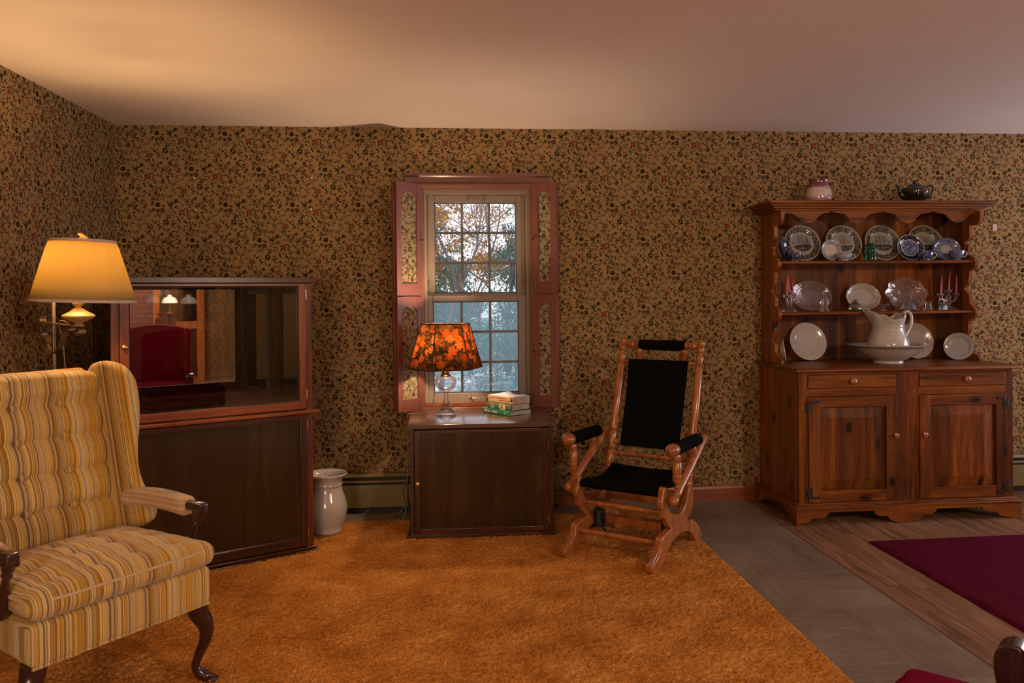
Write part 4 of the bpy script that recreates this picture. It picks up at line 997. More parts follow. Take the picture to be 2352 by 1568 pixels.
# ================================================================ platform rocking chair
rk = thing('rocking_chair', 'turned wooden platform rocking chair with black corduroy seat, back and arm rolls', 'rocking chair', (2.99,-.95,.006), atan2(-.613,.79))
def beads(L_):  # helper for turned profiles
    return L_
base_out = spline([(-.333,.052),(-.336,.022),(-.322,.008),(-.28,.002),(-.235,.004),(-.19,.022),(-.155,.055),(-.10,.088),(-.03,.104),(.05,.108),(.12,.102),(.19,.080),(.245,.045),(.275,.012),(.32,.004),(.375,.008),(.382,.028),(.352,.065),(.31,.098),(.255,.130),(.18,.152),(.08,.165),(-.04,.168),(-.15,.162),(-.205,.150),(-.216,.132),(-.225,.105),(-.250,.075),(-.29,.060)],3,closed=True)
rock_out = spline([(-.176,.372),(-.165,.392),(-.145,.394),(-.128,.378),(-.124,.355),(-.132,.330),(-.126,.305),(-.105,.275),(-.065,.245),(-.01,.225),(.05,.214),(.095,.222),(.135,.245),(.165,.280),(.185,.315),(.232,.322),(.252,.285),(.258,.245),(.235,.200),(.190,.168),(.12,.147),(.04,.140),(-.04,.150),(-.10,.180),(-.145,.228),(-.168,.242),(-.172,.275),(-.192,.300),(-.198,.322),(-.186,.345)],3,closed=True)
for s in (-1, 1):
    x = .239*s
    m = MB(); m.prism(base_out, 'x', x-.019, x+.019); b = m.build('base_side', M_oak, rk, bevel=.005)
    for yy in (-.285, .335): MB().lathe([(.012,-.0),(.014,.0),(.014,.008),(.008,.010)],12,(x,yy,0)).build('glide', M_iron, b)
    m = MB(); m.prism(rock_out, 'x', x-.016, x+.016); m.build('rocker_side', M_oak, rk, bevel=.005)
    # reeded face on front of the S bracket and foot
    for yy, zz0, zz1, q in ((-.200,.245,.385,0),):
        m = MB()
        for d in (-.006,.006): m.tube(spline([(x+d,-.176,.385),(x+d,-.188,.345),(x+d,-.200,.322),(x+d,-.192,.298),(x+d,-.174,.272),(x+d,-.170,.248)],4), .0028, 6)
        m.build('reeding', M_oak, rk)
    m = MB()
    for d in (-.006,.006): m.tube(spline([(x+d,-.218,.138),(x+d,-.228,.105),(x+d,-.252,.078),(x+d,-.292,.062),(x+d,-.330,.052)],4), .0028, 6)
    m.build('reeding', M_oak, rk)
    # spring
    c = MB(); P = []; 
    for i in range(9*14+1):
        a = 2*pi*i/14; P.append((.198*s+.030*cos(a), .01+.030*sin(a), .100+.075*i/(9*14)))
    c.tube(P, .0036, 6); c.lathe([(.0,.094),(.034,.094),(.034,.100),(0,.100)],18,(.198*s,.01,0)); c.lathe([(.0,.174),(.034,.174),(.034,.182),(0,.182)],18,(.198*s,.01,0))
    c.box(.198*s-.012,.239*s,-.03,.05,.090,.096); c.box(.198*s-.012,.235*s,-.01,.03,.182,.19)
    c.tube([(.19*s,.03,.09),(.19*s,.07,.05),(.20*s,.10,.03)],.006,6)
    c.build('spring', M_iron, rk, smooth=40)
    # back post, turned
    T_ = [(0,.014),(.02,.022),(.045,.0235),(.06,.019),(.068,.0245),(.08,.019),(.088,.0245),(.10,.020),(.105,.023),(.16,.0245),(.20,.022),(.205,.017),(.212,.023),(.219,.018),(.226,.023),(.235,.020),(.245,.024),(.30,.0245),(.325,.023),(.330,.018),(.337,.024),(.344,.018),(.351,.024),(.358,.019),(.37,.0225),(.55,.0225),(.80,.0205),(.808,.0165),(.815,.0215),(.823,.017),(.83,.0215),(.838,.018),(.86,.0205),(.875,.021),(.882,.013),(.895,.011),(.903,.018),(.918,.0225),(.932,.021),(.938,.017),(.944,.0225),(.951,.018),(.957,.0225),(.972,.021),(.985,.013),(.99,.008),(.995,.006),(1,.001)]
    MB().turned((x, .200,.305), (x, .446,1.108), T_, 20).build('back_post', M_oak, rk, smooth=60)
    # arm assembly
    ax_ = .296*s
    MB().turned((ax_,-.172,.318),(ax_,.330,.588),[(0,.0),(.0,.014),(.015,.022),(.05,.026),(.075,.023),(.08,.019),(.087,.024),(.094,.019),(.101,.024),(.11,.020),(.14,.023),(.22,.021),(.5,.024),(.85,.0225),(.95,.021),(.985,.016),(1,.006)],18).build('arm_brace', M_oak, rk, smooth=60)
    MB().turned((ax_,-.098,.385),(ax_,-.104,.560),[(0,.012),(.10,.010),(.14,.015),(.2,.024),(.26,.0245),(.27,.020),(.30,.0245),(.32,.020),(.35,.0245),(.37,.022),(.40,.0235),(.74,.0245),(.76,.020),(.79,.0245),(.81,.020),(.84,.0245),(.86,.020),(.90,.022),(.96,.016),(1,.014)],18).build('arm_post', M_oak, rk, smooth=60)
    MB().turned((ax_,.148,.492),(ax_,.146,.562),[(0,.010),(.15,.014),(.22,.022),(.32,.014),(.42,.022),(.52,.014),(.62,.022),(.75,.014),(1,.012)],16).build('arm_spindle', M_oak, rk, smooth=60)
    MB().turned((ax_,-.205,.585),(ax_,-.125,.584),[(0,.0),(.0,.003),(.05,.009),(.09,.012),(.12,.016),(.2,.026),(.4,.034),(.6,.036),(.75,.033),(.80,.028),(.85,.032),(1,.029)],20).build('arm_knob', M_oak, rk, smooth=60)
    MB().turned((ax_,-.130,.584),(ax_,.205,.584),[(0,.028),(.02,.032),(.05,.0325),(.95,.0325),(.98,.032),(1,.026)],22).build('arm_roll', M_blk, rk, smooth=60)
    MB().turned((ax_,.204,.584),(ax_,.248,.584),[(0,.026),(.3,.027),(.6,.022),(.9,.014),(1,.004)],18).build('arm_end', M_oak, rk, smooth=60)
def dowel(p0, p1, r, nm='stretcher'):
    return MB().turned(p0, p1, [(0,r*.8),(.03,r*.9),(.5,r*1.12),(.97,r*.9),(1,r*.8)], 14).build(nm, M_oak, rk, smooth=60)
dowel((-.225,-.172,.112),(.225,-.172,.112),.0135); dowel((-.228,-.135,.258),(.228,-.135,.258),.0135)
dowel((-.225,.30,.075),(.225,.30,.075),.0135)
MB().box(-.225,.225,.205,.222,.20,.29).build('rear_seat_rail', M_oak, rk, bevel=.004)
MB().box(-.225,.225,.04,.075,.108,.150).build('cross_rail', M_oak, rk, bevel=.004)
def bp(z): return .200+(z-.305)*(.246/.803)
dowel((-.225,bp(.455),.455),(.225,bp(.455),.455),.0125,'back_rail'); dowel((-.225,bp(.515),.515),(.225,bp(.515),.515),.011,'back_rail'); dowel((-.225,bp(.968),.968),(.225,bp(.968),.968),.011,'back_rail')
for x in (-.11,.12):
    MB().turned((x,bp(.462),.462),(x,bp(.512),.512),[(0,.004),(.1,.008),(.2,.012),(.3,.007),(.4,.012),(.5,.007),(.6,.012),(.7,.007),(.85,.011),(1,.006)],14).build('back_spindle', M_oak, rk, smooth=60)
    xx = x*1.18
    MB().turned((xx,bp(.975),.975),(xx,bp(1.04),1.04),[(0,.010),(.12,.018),(.25,.0235),(.33,.015),(.45,.0235),(.53,.015),(.65,.0235),(.75,.015),(.9,.020),(1,.018)],16).build('back_spindle', M_oak, rk, smooth=60)
yr = bp(1.066)
MB().turned((-.135,yr,1.066),(.150,yr,1.066),[(0,.026),(.02,.030),(.05,.0305),(.95,.0305),(.98,.030),(1,.026)],22).build('head_roll', M_blk, rk, smooth=60)
for s in (-1,1):
    e = -.135 if s < 0 else .150; x_ = .222*s
    MB().turned((e,yr,1.066),(x_,yr,1.066),[(0,.024),(.06,.026),(.14,.024),(.2,.012),(.28,.010),(.33,.017),(.42,.024),(.5,.019),(.55,.0255),(.6,.019),(.65,.0255),(.72,.018),(.8,.015),(.86,.009),(1,.008)],18).build('head_rail_turning', M_oak, rk, smooth=60)
# slings
def sheet(P, t, nm):
    # P: grid of points; give thickness along local normal (y/z)
    nu, nv = len(P), len(P[0]); top = P; bot = []
    for i in range(nu):
        row = []
        for j in range(nv):
            a = Vector(P[min(i+1,nu-1)][j])-Vector(P[max(i-1,0)][j]); b = Vector(P[i][min(j+1,nv-1)])-Vector(P[i][max(j-1,0)])
            n = a.cross(b).normalized(); row.append(tuple(Vector(P[i][j])-n*t))
        bot.append(row)
    m = MB(); m.grid(P); k = len(m.v); m.grid([r[::-1] for r in bot])
    def ti(i,j): return i*nv+j
    def bi(i,j): return k+i*nv+(nv-1-j)
    for i in range(nu-1):
        m.f.append((ti(i,0),bi(i,0),bi(i+1,0),ti(i+1,0))); m.m.append(0); m.f.append((ti(i,nv-1),ti(i+1,nv-1),bi(i+1,nv-1),bi(i,nv-1))); m.m.append(0)
    for j in range(nv-1):
        m.f.append((ti(0,j),ti(0,j+1),bi(0,j+1),bi(0,j))); m.m.append(0); m.f.append((ti(nu-1,j),bi(nu-1,j),bi(nu-1,j+1),ti(nu-1,j+1))); m.m.append(0)
    return m.build(nm, M_blk, rk, smooth=50)
P = []
for i in range(17):
    u = i/16; w_ = .178 - .0*u; row = []
    for j in range(25):
        t = j/24; z = .500+.482*t
        sag = .014*sin(pi*t)*(1-(2*u-1)**2*.4)
        wdt = .172+.006*t
        row.append((-wdt+2*wdt*u, bp(z)-.014+sag, z))
    P.append(row)
sheet([r for r in P], -.018, 'back_sling')
prof = [(-.150,.338),(-.168,.350),(-.176,.362),(-.168,.374),(-.140,.380),(-.08,.376),(0,.364),(.08,.360),(.15,.372),(.20,.392),(.225,.402)]
prof = spline(prof, 3); P = []
for i in range(17):
    u = i/16; P.append([(-.218+.436*u, y, z-.010*(1-(2*u-1)**2)*smoothstep(-.15,0,y)) for y, z in prof])
sheet(P, .010, 'seat_sling')
# ================================================================ bracket floor lamp with the pale shade
def shade_mat(name, cols, transl=.75, sc=(160,160,6), strength=1.0):
    m = bpy.data.materials.new(name); m.use_nodes = True; nt = m.node_tree; nt.nodes.clear()
    o = N(nt, 'ShaderNodeOutputMaterial'); d = N(nt, 'ShaderNodeBsdfDiffuse'); t = N(nt, 'ShaderNodeBsdfTranslucent'); mx = N(nt, 'ShaderNodeMixShader'); mx.inputs[0].default_value = transl
    v, _ = objco(nt, sc); n = N(nt, 'ShaderNodeTexNoise', i_Scale=1.0, i_Detail=4.0); L(nt, v, n.inputs['Vector'])
    r = ramp(nt, [(.35, cols[0]), (.65, cols[1])]); L(nt, n.outputs[0], r.inputs[0]); L(nt, r.outputs[0], d.inputs[0]); L(nt, r.outputs[0], t.inputs[0])
    L(nt, d.outputs[0], mx.inputs[1]); L(nt, t.outputs[0], mx.inputs[2]); L(nt, mx.outputs[0], o.inputs[0]); return m
def bulb(par, loc, power, color, name, size=.035):
    # frosted bulb and its light
    b = MB().lathe([(.013,-.07),(.014,-.04),(.026,-.015),(.032,.008),(.030,.028),(.018,.044),(0,.050)], 18, loc)
    m = bpy.data.materials.new('lit_bulb_'+name); m.use_nodes = True; nt = m.node_tree; p = nt.nodes['Principled BSDF']; p.inputs['Emission Color'].default_value = (*color,1); p.inputs['Emission Strength'].default_value = 6
    v, _ = objco(nt); n = N(nt, 'ShaderNodeTexNoise', i_Scale=4.0); L(nt, v, n.inputs[0]); r = ramp(nt, [(0,(.95,.9,.8)),(1,(1,.95,.85))]); L(nt, n.outputs[0], r.inputs[0]); L(nt, r.outputs[0], p.inputs['Base Color'])
    o = b.build('bulb', m, par, smooth=180); o.visible_shadow = True
    l = bpy.data.lights.new(name, 'POINT'); l.energy = power; l.color = color; l.shadow_soft_size = size
    lo = bpy.data.objects.new(name, l); COL.objects.link(lo); lo.parent = par; lo.location = (loc[0], loc[1], loc[2]+.06)
    return o
fl = thing('bracket_lamp', 'lit floor lamp with pale conical shade and scrolled iron bracket in the left corner', 'lamp', (.352,-1.62,0))
LX, LY = .1365, -.085          # the font stands at the end of the bracket, in front of the pole
LA = atan2(LY, LX); LL = sqrt(LX*LX+LY*LY)
MB().lathe([(0,0),(.13,0),(.135,.012),(.11,.022),(.03,.035),(.014,.06),(.011,.08)], 28).build('lamp_base', M_scroll, fl)
MB().tube([(0,0,.06),(0,0,1.40)], .0085, 12).build('pole', M_scroll, fl)
RM = Matrix.Rotation(LA, 4, 'Z')
def ribbon(mb, pts, w_, t_):   # flat iron strip; path in the bracket's x-z plane, width across it
    P = [Vector(p) for p in pts]; rows = []
    for i, p in enumerate(P):
        tn = (P[min(i+1,len(P)-1)]-P[max(i-1,0)]).normalized(); n = Vector((-tn.z,0,tn.x))
        rows.append([p+n*t_/2+Vector((0,-w_/2,0)), p+n*t_/2+Vector((0,w_/2,0)), p-n*t_/2+Vector((0,w_/2,0)), p-n*t_/2+Vector((0,-w_/2,0))])
    mb.grid(rows, cv=True, M=RM); mb.add(rows[0], [(3,2,1,0)], 0, RM); mb.add(rows[-1], [(0,1,2,3)], 0, RM)
m = MB()
# top strap, upturned at the back and curled under the font
ribbon(m, spline([(-.066,0,1.303),(-.072,0,1.290),(-.062,0,1.279),(-.03,0,1.276),(.05,0,1.270),(.13,0,1.262),(.165,0,1.256),(.182,0,1.246),(.180,0,1.230),(.164,0,1.226),(.150,0,1.236),(.154,0,1.248)],5), .030, .0032)
# back spiral running into the big lower loop
P = [(-.030+r*cos(t), 0, 1.232+r*sin(t)) for t, r in [(-.6+k*.42, .010+.0022*k) for k in range(14)]]
ribbon(m, spline(P + [(-.066,0,1.225),(-.056,0,1.185),(-.030,0,1.155),(.004,0,1.146),(.040,0,1.168),(.066,0,1.212),(.082,0,1.250),(.098,0,1.266),(.116,0,1.260),(.118,0,1.242),(.104,0,1.236)],3), .030, .0032)
m.build('scroll_bracket', M_scroll, fl, smooth=50)
MB().lathe([(.0,1.262),(.020,1.262),(.024,1.266),(.013,1.274),(.028,1.282),(.050,1.292),(.062,1.302),(.0625,1.307),(.056,1.312),(.036,1.323),(.020,1.334),(.011,1.341),(.010,1.345),(.020,1.350),(.024,1.358),(.020,1.366),(.011,1.370),(.011,1.40),(0,1.40)], 32, (LX,LY,0)).build('font', plain('turned_brass_font', (.42,.27,.11), rough=.5, metal=.3, noise=.25, nscale=50), fl)
M_sh = shade_mat('linen_shade', ((.34,.25,.10),(.41,.31,.14)), .5, sc=(420,420,24))
sh = MB(); n = 64; A = []; t_ = radians(2.0)
def shp(r, z, a): return (LX + .022 + r*cos(a), LY + r*sin(a), z - r*cos(a)*sin(t_))
prof = [(.199,1.366),(.182,1.425),(.162,1.495),(.137,1.580),(.122,1.618)]
for k in range(n): A.append([shp(r, z, 2*pi*k/n) for r, z in prof])
sh.grid(A, cu=True); so = sh.build('lamp_shade', M_sh, fl, smooth=180)
sl_ = so.modifiers.new('solid', 'SOLIDIFY'); sl_.thickness = .0012
M_trim = plain('shade_binding', (.46,.33,.27), rough=.8)
for r0, z0_, r1, z1_ in ((.2005,1.363,.197,1.375),(.1245,1.608,.1215,1.620)):
    rows = []; b = MB()
    for k in range(n):
        a = 2*pi*k/n; rows.append([shp(r0+.0012,z0_,a), shp(r1+.0012,z1_,a), shp(r1-.0022,z1_,a), shp(r0-.0022,z0_,a)])
    b.grid(rows, cu=True, cv=True); b.build('shade_binding', M_trim, so)
b = MB()
for k in range(3):
    a = 2*pi*k/3+.5; b.tube([(LX,LY,1.600),(LX+.022+.118*cos(a),LY+.118*sin(a),1.612)], .0022, 6)
b.tube(spline([(LX,LY,1.38),(LX+.045,LY,1.40),(LX+.055,LY,1.48),(LX+.03,LY,1.56),(LX,LY,1.600)],4), .002, 6); b.build('harp', M_brass, fl)
b = MB(); b.tube(spline([(LX,LY,1.598),(LX+.004,LY,1.622),(LX+.036,LY,1.622),(LX+.012,LY,1.642),(LX+.004,LY,1.641)],4), [.006]*5+[.009]*4+[.008]*4+[.006]*3+[.005], 8)
b.build('finial', plain('carved_finial', (.55,.32,.12), rough=.5), fl)
bulb(fl, (LX,LY,1.455), 12.0, (1.0,.63,.29), 'bracket_lamp_light')
b = MB(); b.tube(spline([(.105,-.06,1.262),(.06,-.05,1.285),(.035,-.03,1.27),(.045,-.02,1.19),(.052,-.01,1.02),(.05,-.01,.90),(.055,0,.6),(.03,.01,.3),(.02,.02,.03)],6), .003, 6)
b.build('lamp_cord', plain('brown_cord', (.16,.10,.05), rough=.6), fl)

# ================================================================ glass table lamp with floral shade
tl = thing('table_lamp', 'lit clear glass lamp with hexagonal dark floral shade on the end cabinet', 'lamp', (2.012,-.315,.6535))
MB().lathe([(0,.0),(.060,.0),(.064,.004),(.062,.010),(.055,.018),(.050,.030),(.040,.034),(.036,.040),(.037,.046),(.030,.050),(.027,.062),(.020,.066),(.018,.082),(.014,.090),(.0125,.104),(.018,.110),(.016,.116),(.012,.124),(.013,.132),(.020,.138)], 36, fr=lambda a,r,z: (r*(1+(.03*cos(a*14) if .01<z<.05 else 0)),z)).build('glass_stem', M_crystal, tl, smooth=50)
MB().lathe([(.016,.138),(.030,.146),(.048,.156),(.053,.164),(.056,.170),(.064,.188),(.066,.205),(.062,.218),(.054,.226),(.038,.231),(.030,.236),(.022,.238)], 40).build('glass_font', M_crystal, tl, smooth=60)
MB().lathe([(.0,.232),(.031,.232),(.031,.238),(.024,.244),(.022,.252),(.025,.255),(.024,.262),(.016,.266),(.014,.30),(.0,.30)], 28).build('burner_collar', M_brass, tl, smooth=40)
def floral():
    m = bpy.data.materials.new('floral_shade_print'); m.use_nodes = True; nt = m.node_tree; nt.nodes.clear()
    o = N(nt, 'ShaderNodeOutputMaterial'); d = N(nt, 'ShaderNodeBsdfDiffuse'); t = N(nt, 'ShaderNodeBsdfTranslucent'); mx = N(nt, 'ShaderNodeMixShader'); mx.inputs[0].default_value = .72
    v, raw = objco(nt, (1,1,1))
    def flowers(sc, thr, seed, petals):
        mp = N(nt, 'ShaderNodeMapping'); mp.inputs['Location'].default_value = (seed, seed*.7, seed*1.3); L(nt, raw, mp.inputs['Vector'])
        wn_ = N(nt, 'ShaderNodeTexNoise', i_Scale=55.0, i_Detail=2.0); L(nt, mp.outputs[0], wn_.inputs['Vector'])
        ad = N(nt, 'ShaderNodeVectorMath', operation='MULTIPLY_ADD'); L(nt, wn_.outputs['Color'], ad.inputs[0]); ad.inputs[1].default_value = (.008,.008,.008); L(nt, mp.outputs[0], ad.inputs[2])
        vo = N(nt, 'ShaderNodeTexVoronoi', i_Scale=sc, i_Randomness=.8); L(nt, ad.outputs[0], vo.inputs['Vector'])
        sb = N(nt, 'ShaderNodeVectorMath', operation='SUBTRACT'); L(nt, ad.outputs[0], sb.inputs[0]); L(nt, vo.outputs['Position'], sb.inputs[1])
        sx = N(nt, 'ShaderNodeSeparateXYZ'); L(nt, sb.outputs[0], sx.inputs[0]); sp = N(nt, 'ShaderNodeSeparateColor'); L(nt, vo.outputs['Color'], sp.inputs[0])
        th = math_(nt, 'ADD', math_(nt, 'ARCTAN2', sx.outputs[2], math_(nt, 'MULTIPLY', sx.outputs[0], 1.2)), math_(nt, 'MULTIPLY', sp.outputs[2], 6.0))
        lob = math_(nt, 'ABSOLUTE', math_(nt, 'COSINE', math_(nt, 'MULTIPLY', th, petals/2)))
        d_ = math_(nt, 'DIVIDE', vo.outputs['Distance'], math_(nt, 'ADD', .62, math_(nt, 'MULTIPLY', lob, .38)))
        prof_ = ramp(nt, [(0,(.12,.12,.12)),(thr*.16,(.15,.15,.15)),(thr*.24,(.85,.85,.85)),(thr*.62,(1,1,1)),(thr*.66,(.45,.45,.45)),(thr*.74,(.8,.8,.8)),(thr*.96,(.55,.55,.55)),(thr,(0,0,0))]); L(nt, d_, prof_.inputs[0])
        on = math_(nt, 'GREATER_THAN', sp.outputs[1], .22)
        return math_(nt, 'MULTIPLY', math_(nt, 'MULTIPLY', prof_.outputs[0], math_(nt, 'ADD', .55, math_(nt, 'MULTIPLY', lob, .45))), on), sp.outputs[0]
    f1, c1 = flowers(19, .60, 3.1, 7); f2, c2 = flowers(44, .50, 9.4, 5)
    col = ramp(nt, [(0,(.075,.007,.001)),(.45,(.10,.015,.0015)),(.75,(.115,.026,.0035)),(1,(.06,.005,.001))]); L(nt, c1, col.inputs[0])
    col2 = ramp(nt, [(0,(.045,.008,.001)),(1,(.07,.019,.0025))]); L(nt, c2, col2.inputs[0])
    nz = N(nt, 'ShaderNodeTexNoise', i_Scale=26.0, i_Detail=3.0); L(nt, raw, nz.inputs['Vector'])
    base = ramp(nt, [(.35,(.003,.0012,.0006)),(.55,(.010,.0038,.0012)),(.75,(.026,.009,.002))]); L(nt, nz.outputs[0], base.inputs[0])
    # bouquet in the middle of each panel height
    s3 = N(nt, 'ShaderNodeSeparateXYZ'); L(nt, raw, s3.inputs[0])
    hgt = ramp(nt, [(0,(.15,.15,.15)),(.2,(.7,.7,.7)),(.45,(1,1,1)),(.8,(.85,.85,.85)),(1,(.15,.15,.15))]); L(nt, math_(nt, 'DIVIDE', math_(nt, 'SUBTRACT', s3.outputs[2], .27), .28), hgt.inputs[0])
    a = mixc(nt, math_(nt, 'MULTIPLY', math_(nt, 'MULTIPLY', f2, .6), hgt.outputs[0]), base.outputs[0], col2.outputs[0])
    b_ = mixc(nt, math_(nt, 'MULTIPLY', f1, hgt.outputs[0]), a, col.outputs[0])
    L(nt, b_, d.inputs[0]); L(nt, b_, t.inputs[0]); L(nt, d.outputs[0], mx.inputs[1]); L(nt, t.outputs[0], mx.inputs[2]); L(nt, mx.outputs[0], o.inputs[0])
    return m
a0 = radians(8-90-30+30); rb_, rt_ = .224, .146; zb_, zt_ = .283, .548
ang = [radians(8)+k*pi/3 for k in range(6)]
sh = MB(); rows = []
for k in range(6):
    for t in range(4):
        u = t/4; A_, B_ = ang[k], ang[(k+1)%6]
        rows.append([((r*cos(A_))*(1-u)+(r*cos(B_))*u, (r*sin(A_))*(1-u)+(r*sin(B_))*u, z) for r, z in ((rb_,zb_),((rb_*2+rt_)/3,zb_*2/3+zt_/3),((rb_+rt_*2)/3,zb_/3+zt_*2/3),(rt_,zt_))])
sh.grid(rows, cu=True); so = sh.build('lamp_shade', floral(), tl, smooth=0)
M_bind = plain('black_braid', (.02,.009,.007), rough=.7)
b = MB()
for k in range(6):
    p, q = ang[k], ang[(k+1)%6]
    b.tube([(rb_*cos(p),rb_*sin(p),zb_),(rb_*cos(q),rb_*sin(q),zb_)], .0034, 6); b.tube([(rt_*cos(p),rt_*sin(p),zt_),(rt_*cos(q),rt_*sin(q),zt_)], .003, 6); b.tube([(rb_*1.003*cos(p),rb_*1.003*sin(p),zb_),(rt_*1.003*cos(p),rt_*1.003*sin(p),zt_)], .003, 6)
b.build('shade_braid', M_bind, so)
b = MB()
for k in range(3): b.tube([(0,0,.535),(rt_*cos(ang[2*k])*.98,rt_*sin(ang[2*k])*.98,.543)], .002, 6)
b.tube(spline([(0,0,.29),(.05,0,.32),(.055,0,.42),(.03,0,.50),(0,0,.535)],4), .002, 6); b.lathe([(.0,.53),(.010,.53),(.010,.552),(.006,.556),(0,.556)],14); b.build('harp', M_brass, tl)
bulb(tl, (0,0,.385), 14.5, (1.0,.70,.42), 'table_lamp_light')
b = MB(); b.tube(spline([(-.02,-.01,.262),(-.045,-.03,.245),(-.062,-.04,.20),(-.070,-.04,.13),(-.085,-.03,.06),(-.125,.0,.02),(-.18,.03,.004),(-.214,.05,.0035),(-.232,.06,-.01),(-.2345,.07,-.10),(-.236,.08,-.30),(-.25,.09,-.58),(-.27,.09,-.645)],6), .0026, 6)
b.build('lamp_cord', plain('clear_brown_cord', (.30,.22,.12), rough=.35), tl)

# cords on the floor by the heater
cd = MB(); cd.tube(spline([(1.755,-.075,.20),(1.735,-.085,.14),(1.750,-.09,.07),(1.72,-.11,.02),(1.63,-.13,.004),(1.56,-.13,.004),(1.53,-.08,.03),(1.50,-.10,.02),(1.44,-.15,.004),(1.40,-.17,.003)],7), .0024, 6)
tag(cd.build('lamp_cord', plain('tan_cord', (.22,.13,.06), rough=.5)), 'thin tan lamp cord looping on the floor in front of the heater', 'cord')
cd = MB(); cd.tube(spline([(1.788,-.075,.24),(1.765,-.09,.18),(1.768,-.10,.09),(1.785,-.11,.03),(1.80,-.12,.005)],7), .0045, 8)
tag(cd.build('power_cord', M_iron), 'thick black cord dropping behind the left side of the end cabinet', 'cord')
cd = MB(); cd.tube(spline([(2.64,-.075,.155),(2.68,-.085,.135),(2.74,-.09,.115),(2.79,-.09,.10),(2.83,-.10,.06),(2.86,-.10,.02),(2.92,-.11,.005),(3.0,-.10,.005)],7), .0045, 8)
tag(cd.build('power_cord', M_iron), 'thick black cord crossing the end of the heater behind the rocking chair', 'cord')

# ================================================================ crock on the floor
cr = MB()
outp = [(0,.0),(.078,.0),(.084,.004),(.086,.018),(.082,.024),(.092,.045),(.109,.085),(.117,.125),(.116,.155),(.106,.195),(.092,.235),(.086,.262),(.086,.268),(.090,.272),(.090,.280),(.087,.285),(.089,.300),(.100,.318),(.112,.328),(.117,.334),(.114,.341),(.106,.338),(.092,.322),(.080,.300),(.078,.26),(.098,.19),(.108,.13),(.10,.08),(.07,.02),(0,.015)]
cr.lathe(outp, 56)
o = cr.build('crock', M_white, smooth=60); o.location = (1.318,-.45,.013)
tag(o, 'white glazed slop crock with flared rim standing on the carpet beside the display cabinet', 'crock')

# ================================================================ books
def text_mesh(s, size, mat, parent, M, name='spine_lettering', ext=.0003, bold=0):
    cu = bpy.data.curves.new(name+'_curve', 'FONT'); cu.body = s; cu.size = size; cu.extrude = ext; cu.offset = bold; cu.resolution_u = 2
    tmp = bpy.data.objects.new(name+'_tmp', cu); COL.objects.link(tmp)
    dg = bpy.context.evaluated_depsgraph_get(); me = bpy.data.meshes.new_from_object(tmp.evaluated_get(dg))
    bpy.data.objects.remove(tmp); bpy.data.curves.remove(cu)
    me.materials.clear(); me.materials.append(mat); me.transform(M)
    o = bpy.data.objects.new(name, me); COL.objects.link(o); o.parent = parent; return o
M_page = wood('page_edges', (.28,.22,.18), (.36,.29,.24), (.42,.35,.29), 'x', rough=.85, coat=0, sc=5)
def book(name_label, loc, rz, Ls, Wd, th, cover, hard=True):
    # local: x along the spine (0..Ls), spine face at y=0, pages extend +y
    bk = thing('book', name_label, 'book', loc, rz, 'books stacked on the end cabinet')
    t = .0025
    m = MB(); m.box(0,Ls,0.002,Wd,0,t); m.box(0,Ls,.002,Wd,th-t,th)
    sp = [(0.002,0),(.0,.001)] + [(-.004*sin(pi*k/8) if hard else -.0005, th*k/8) for k in range(1,8)] + [(.0,th-.001),(.002,th),(.006,th),(.006,0)]
    m.prism(sp, 'x', 0, Ls); m.build('cover', cover, bk, bevel=.0006)
    MB().box(.003, Ls-.003, .006, Wd-.004, t+.0002, th-t-.0002).build('pages', M_page, bk, smooth=0)
    return bk
M_gcov = plain('green_patterned_cover', (.012,.17,.10), rough=.25, coat=.5, noise=.6, nscale=260)
M_olcov = plain('grey_green_cloth', (.075,.11,.075), rough=.7, noise=.15, nscale=200)
M_tancov = plain('tan_paper_cover', (.50,.27,.12), rough=.6, noise=.08)
M_gold = plain('spine_cream', (.62,.42,.22), rough=.5)
M_cream2 = plain('spine_letter_cream', (.70,.60,.42), rough=.5)
M_rd = plain('spine_letter_red', (.45,.02,.03), rough=.5)
M_ink = plain('spine_ink', (.05,.03,.025), rough=.6)
dirs = atan2(-.825,.565)
tz = .6535
b1 = book('green patterned book lying at the bottom of the stack on the end cabinet', (2.235,-.218,tz), dirs, .264, .172, .026, M_gcov, False)
RX = Matrix.Rotation(pi/2, 4, 'X')
def at(x, z, y=-.0012): return Matrix.Translation((x, y, z)) @ RX
text_mesh('Stille ob', .0165, M_cream2, b1, at(.022,.0075), bold=.0003)
text_mesh('3', .022, M_rd, b1, at(.084,.005), bold=.0005)
text_mesh('lepsden', .0165, M_cream2, b1, at(.100,.0075), bold=.0003)
m = MB(); m.box(.214,.222,-.0012,-.0006,.0105,.0145); m.box(.223,.229,-.0012,-.0006,.0105,.0145); m.build('spine_print', M_cream2, b1, smooth=0, whole=True)
b2 = book('grey-green cloth book with gilt bands in the middle of the stack on the end cabinet', (2.268,-.232,tz+.0265), dirs+.02, .222, .150, .038, M_olcov)
m = MB()
for xx, w_ in ((.036,.003),(.047,.0025),(.054,.0025),(.060,.0015)): m.box(xx,xx+w_,-.0046,-.0030,.002,.036)
m.build('gilt_band', M_gold, b2, smooth=0)
lab = MB(); lab.box(.118,.170,-.0048,-.003,.002,.036); lab.build('spine_label', M_gold, b2, smooth=0)
x_ = MB(); x_.tube([(.128,-.0050,.006),(.140,-.0050,.018),(.146,-.0050,.033)], .0022, 6); x_.tube([(.154,-.0050,.005),(.143,-.0050,.018),(.132,-.0050,.034)], .0022, 6); x_.build('label_emblem', M_ink, b2)
b3 = book('thick tan paperback with curled pale cover on top of the stack on the end cabinet', (2.272,-.222,tz+.065), dirs+.05, .232, .140, .038, M_tancov, False)
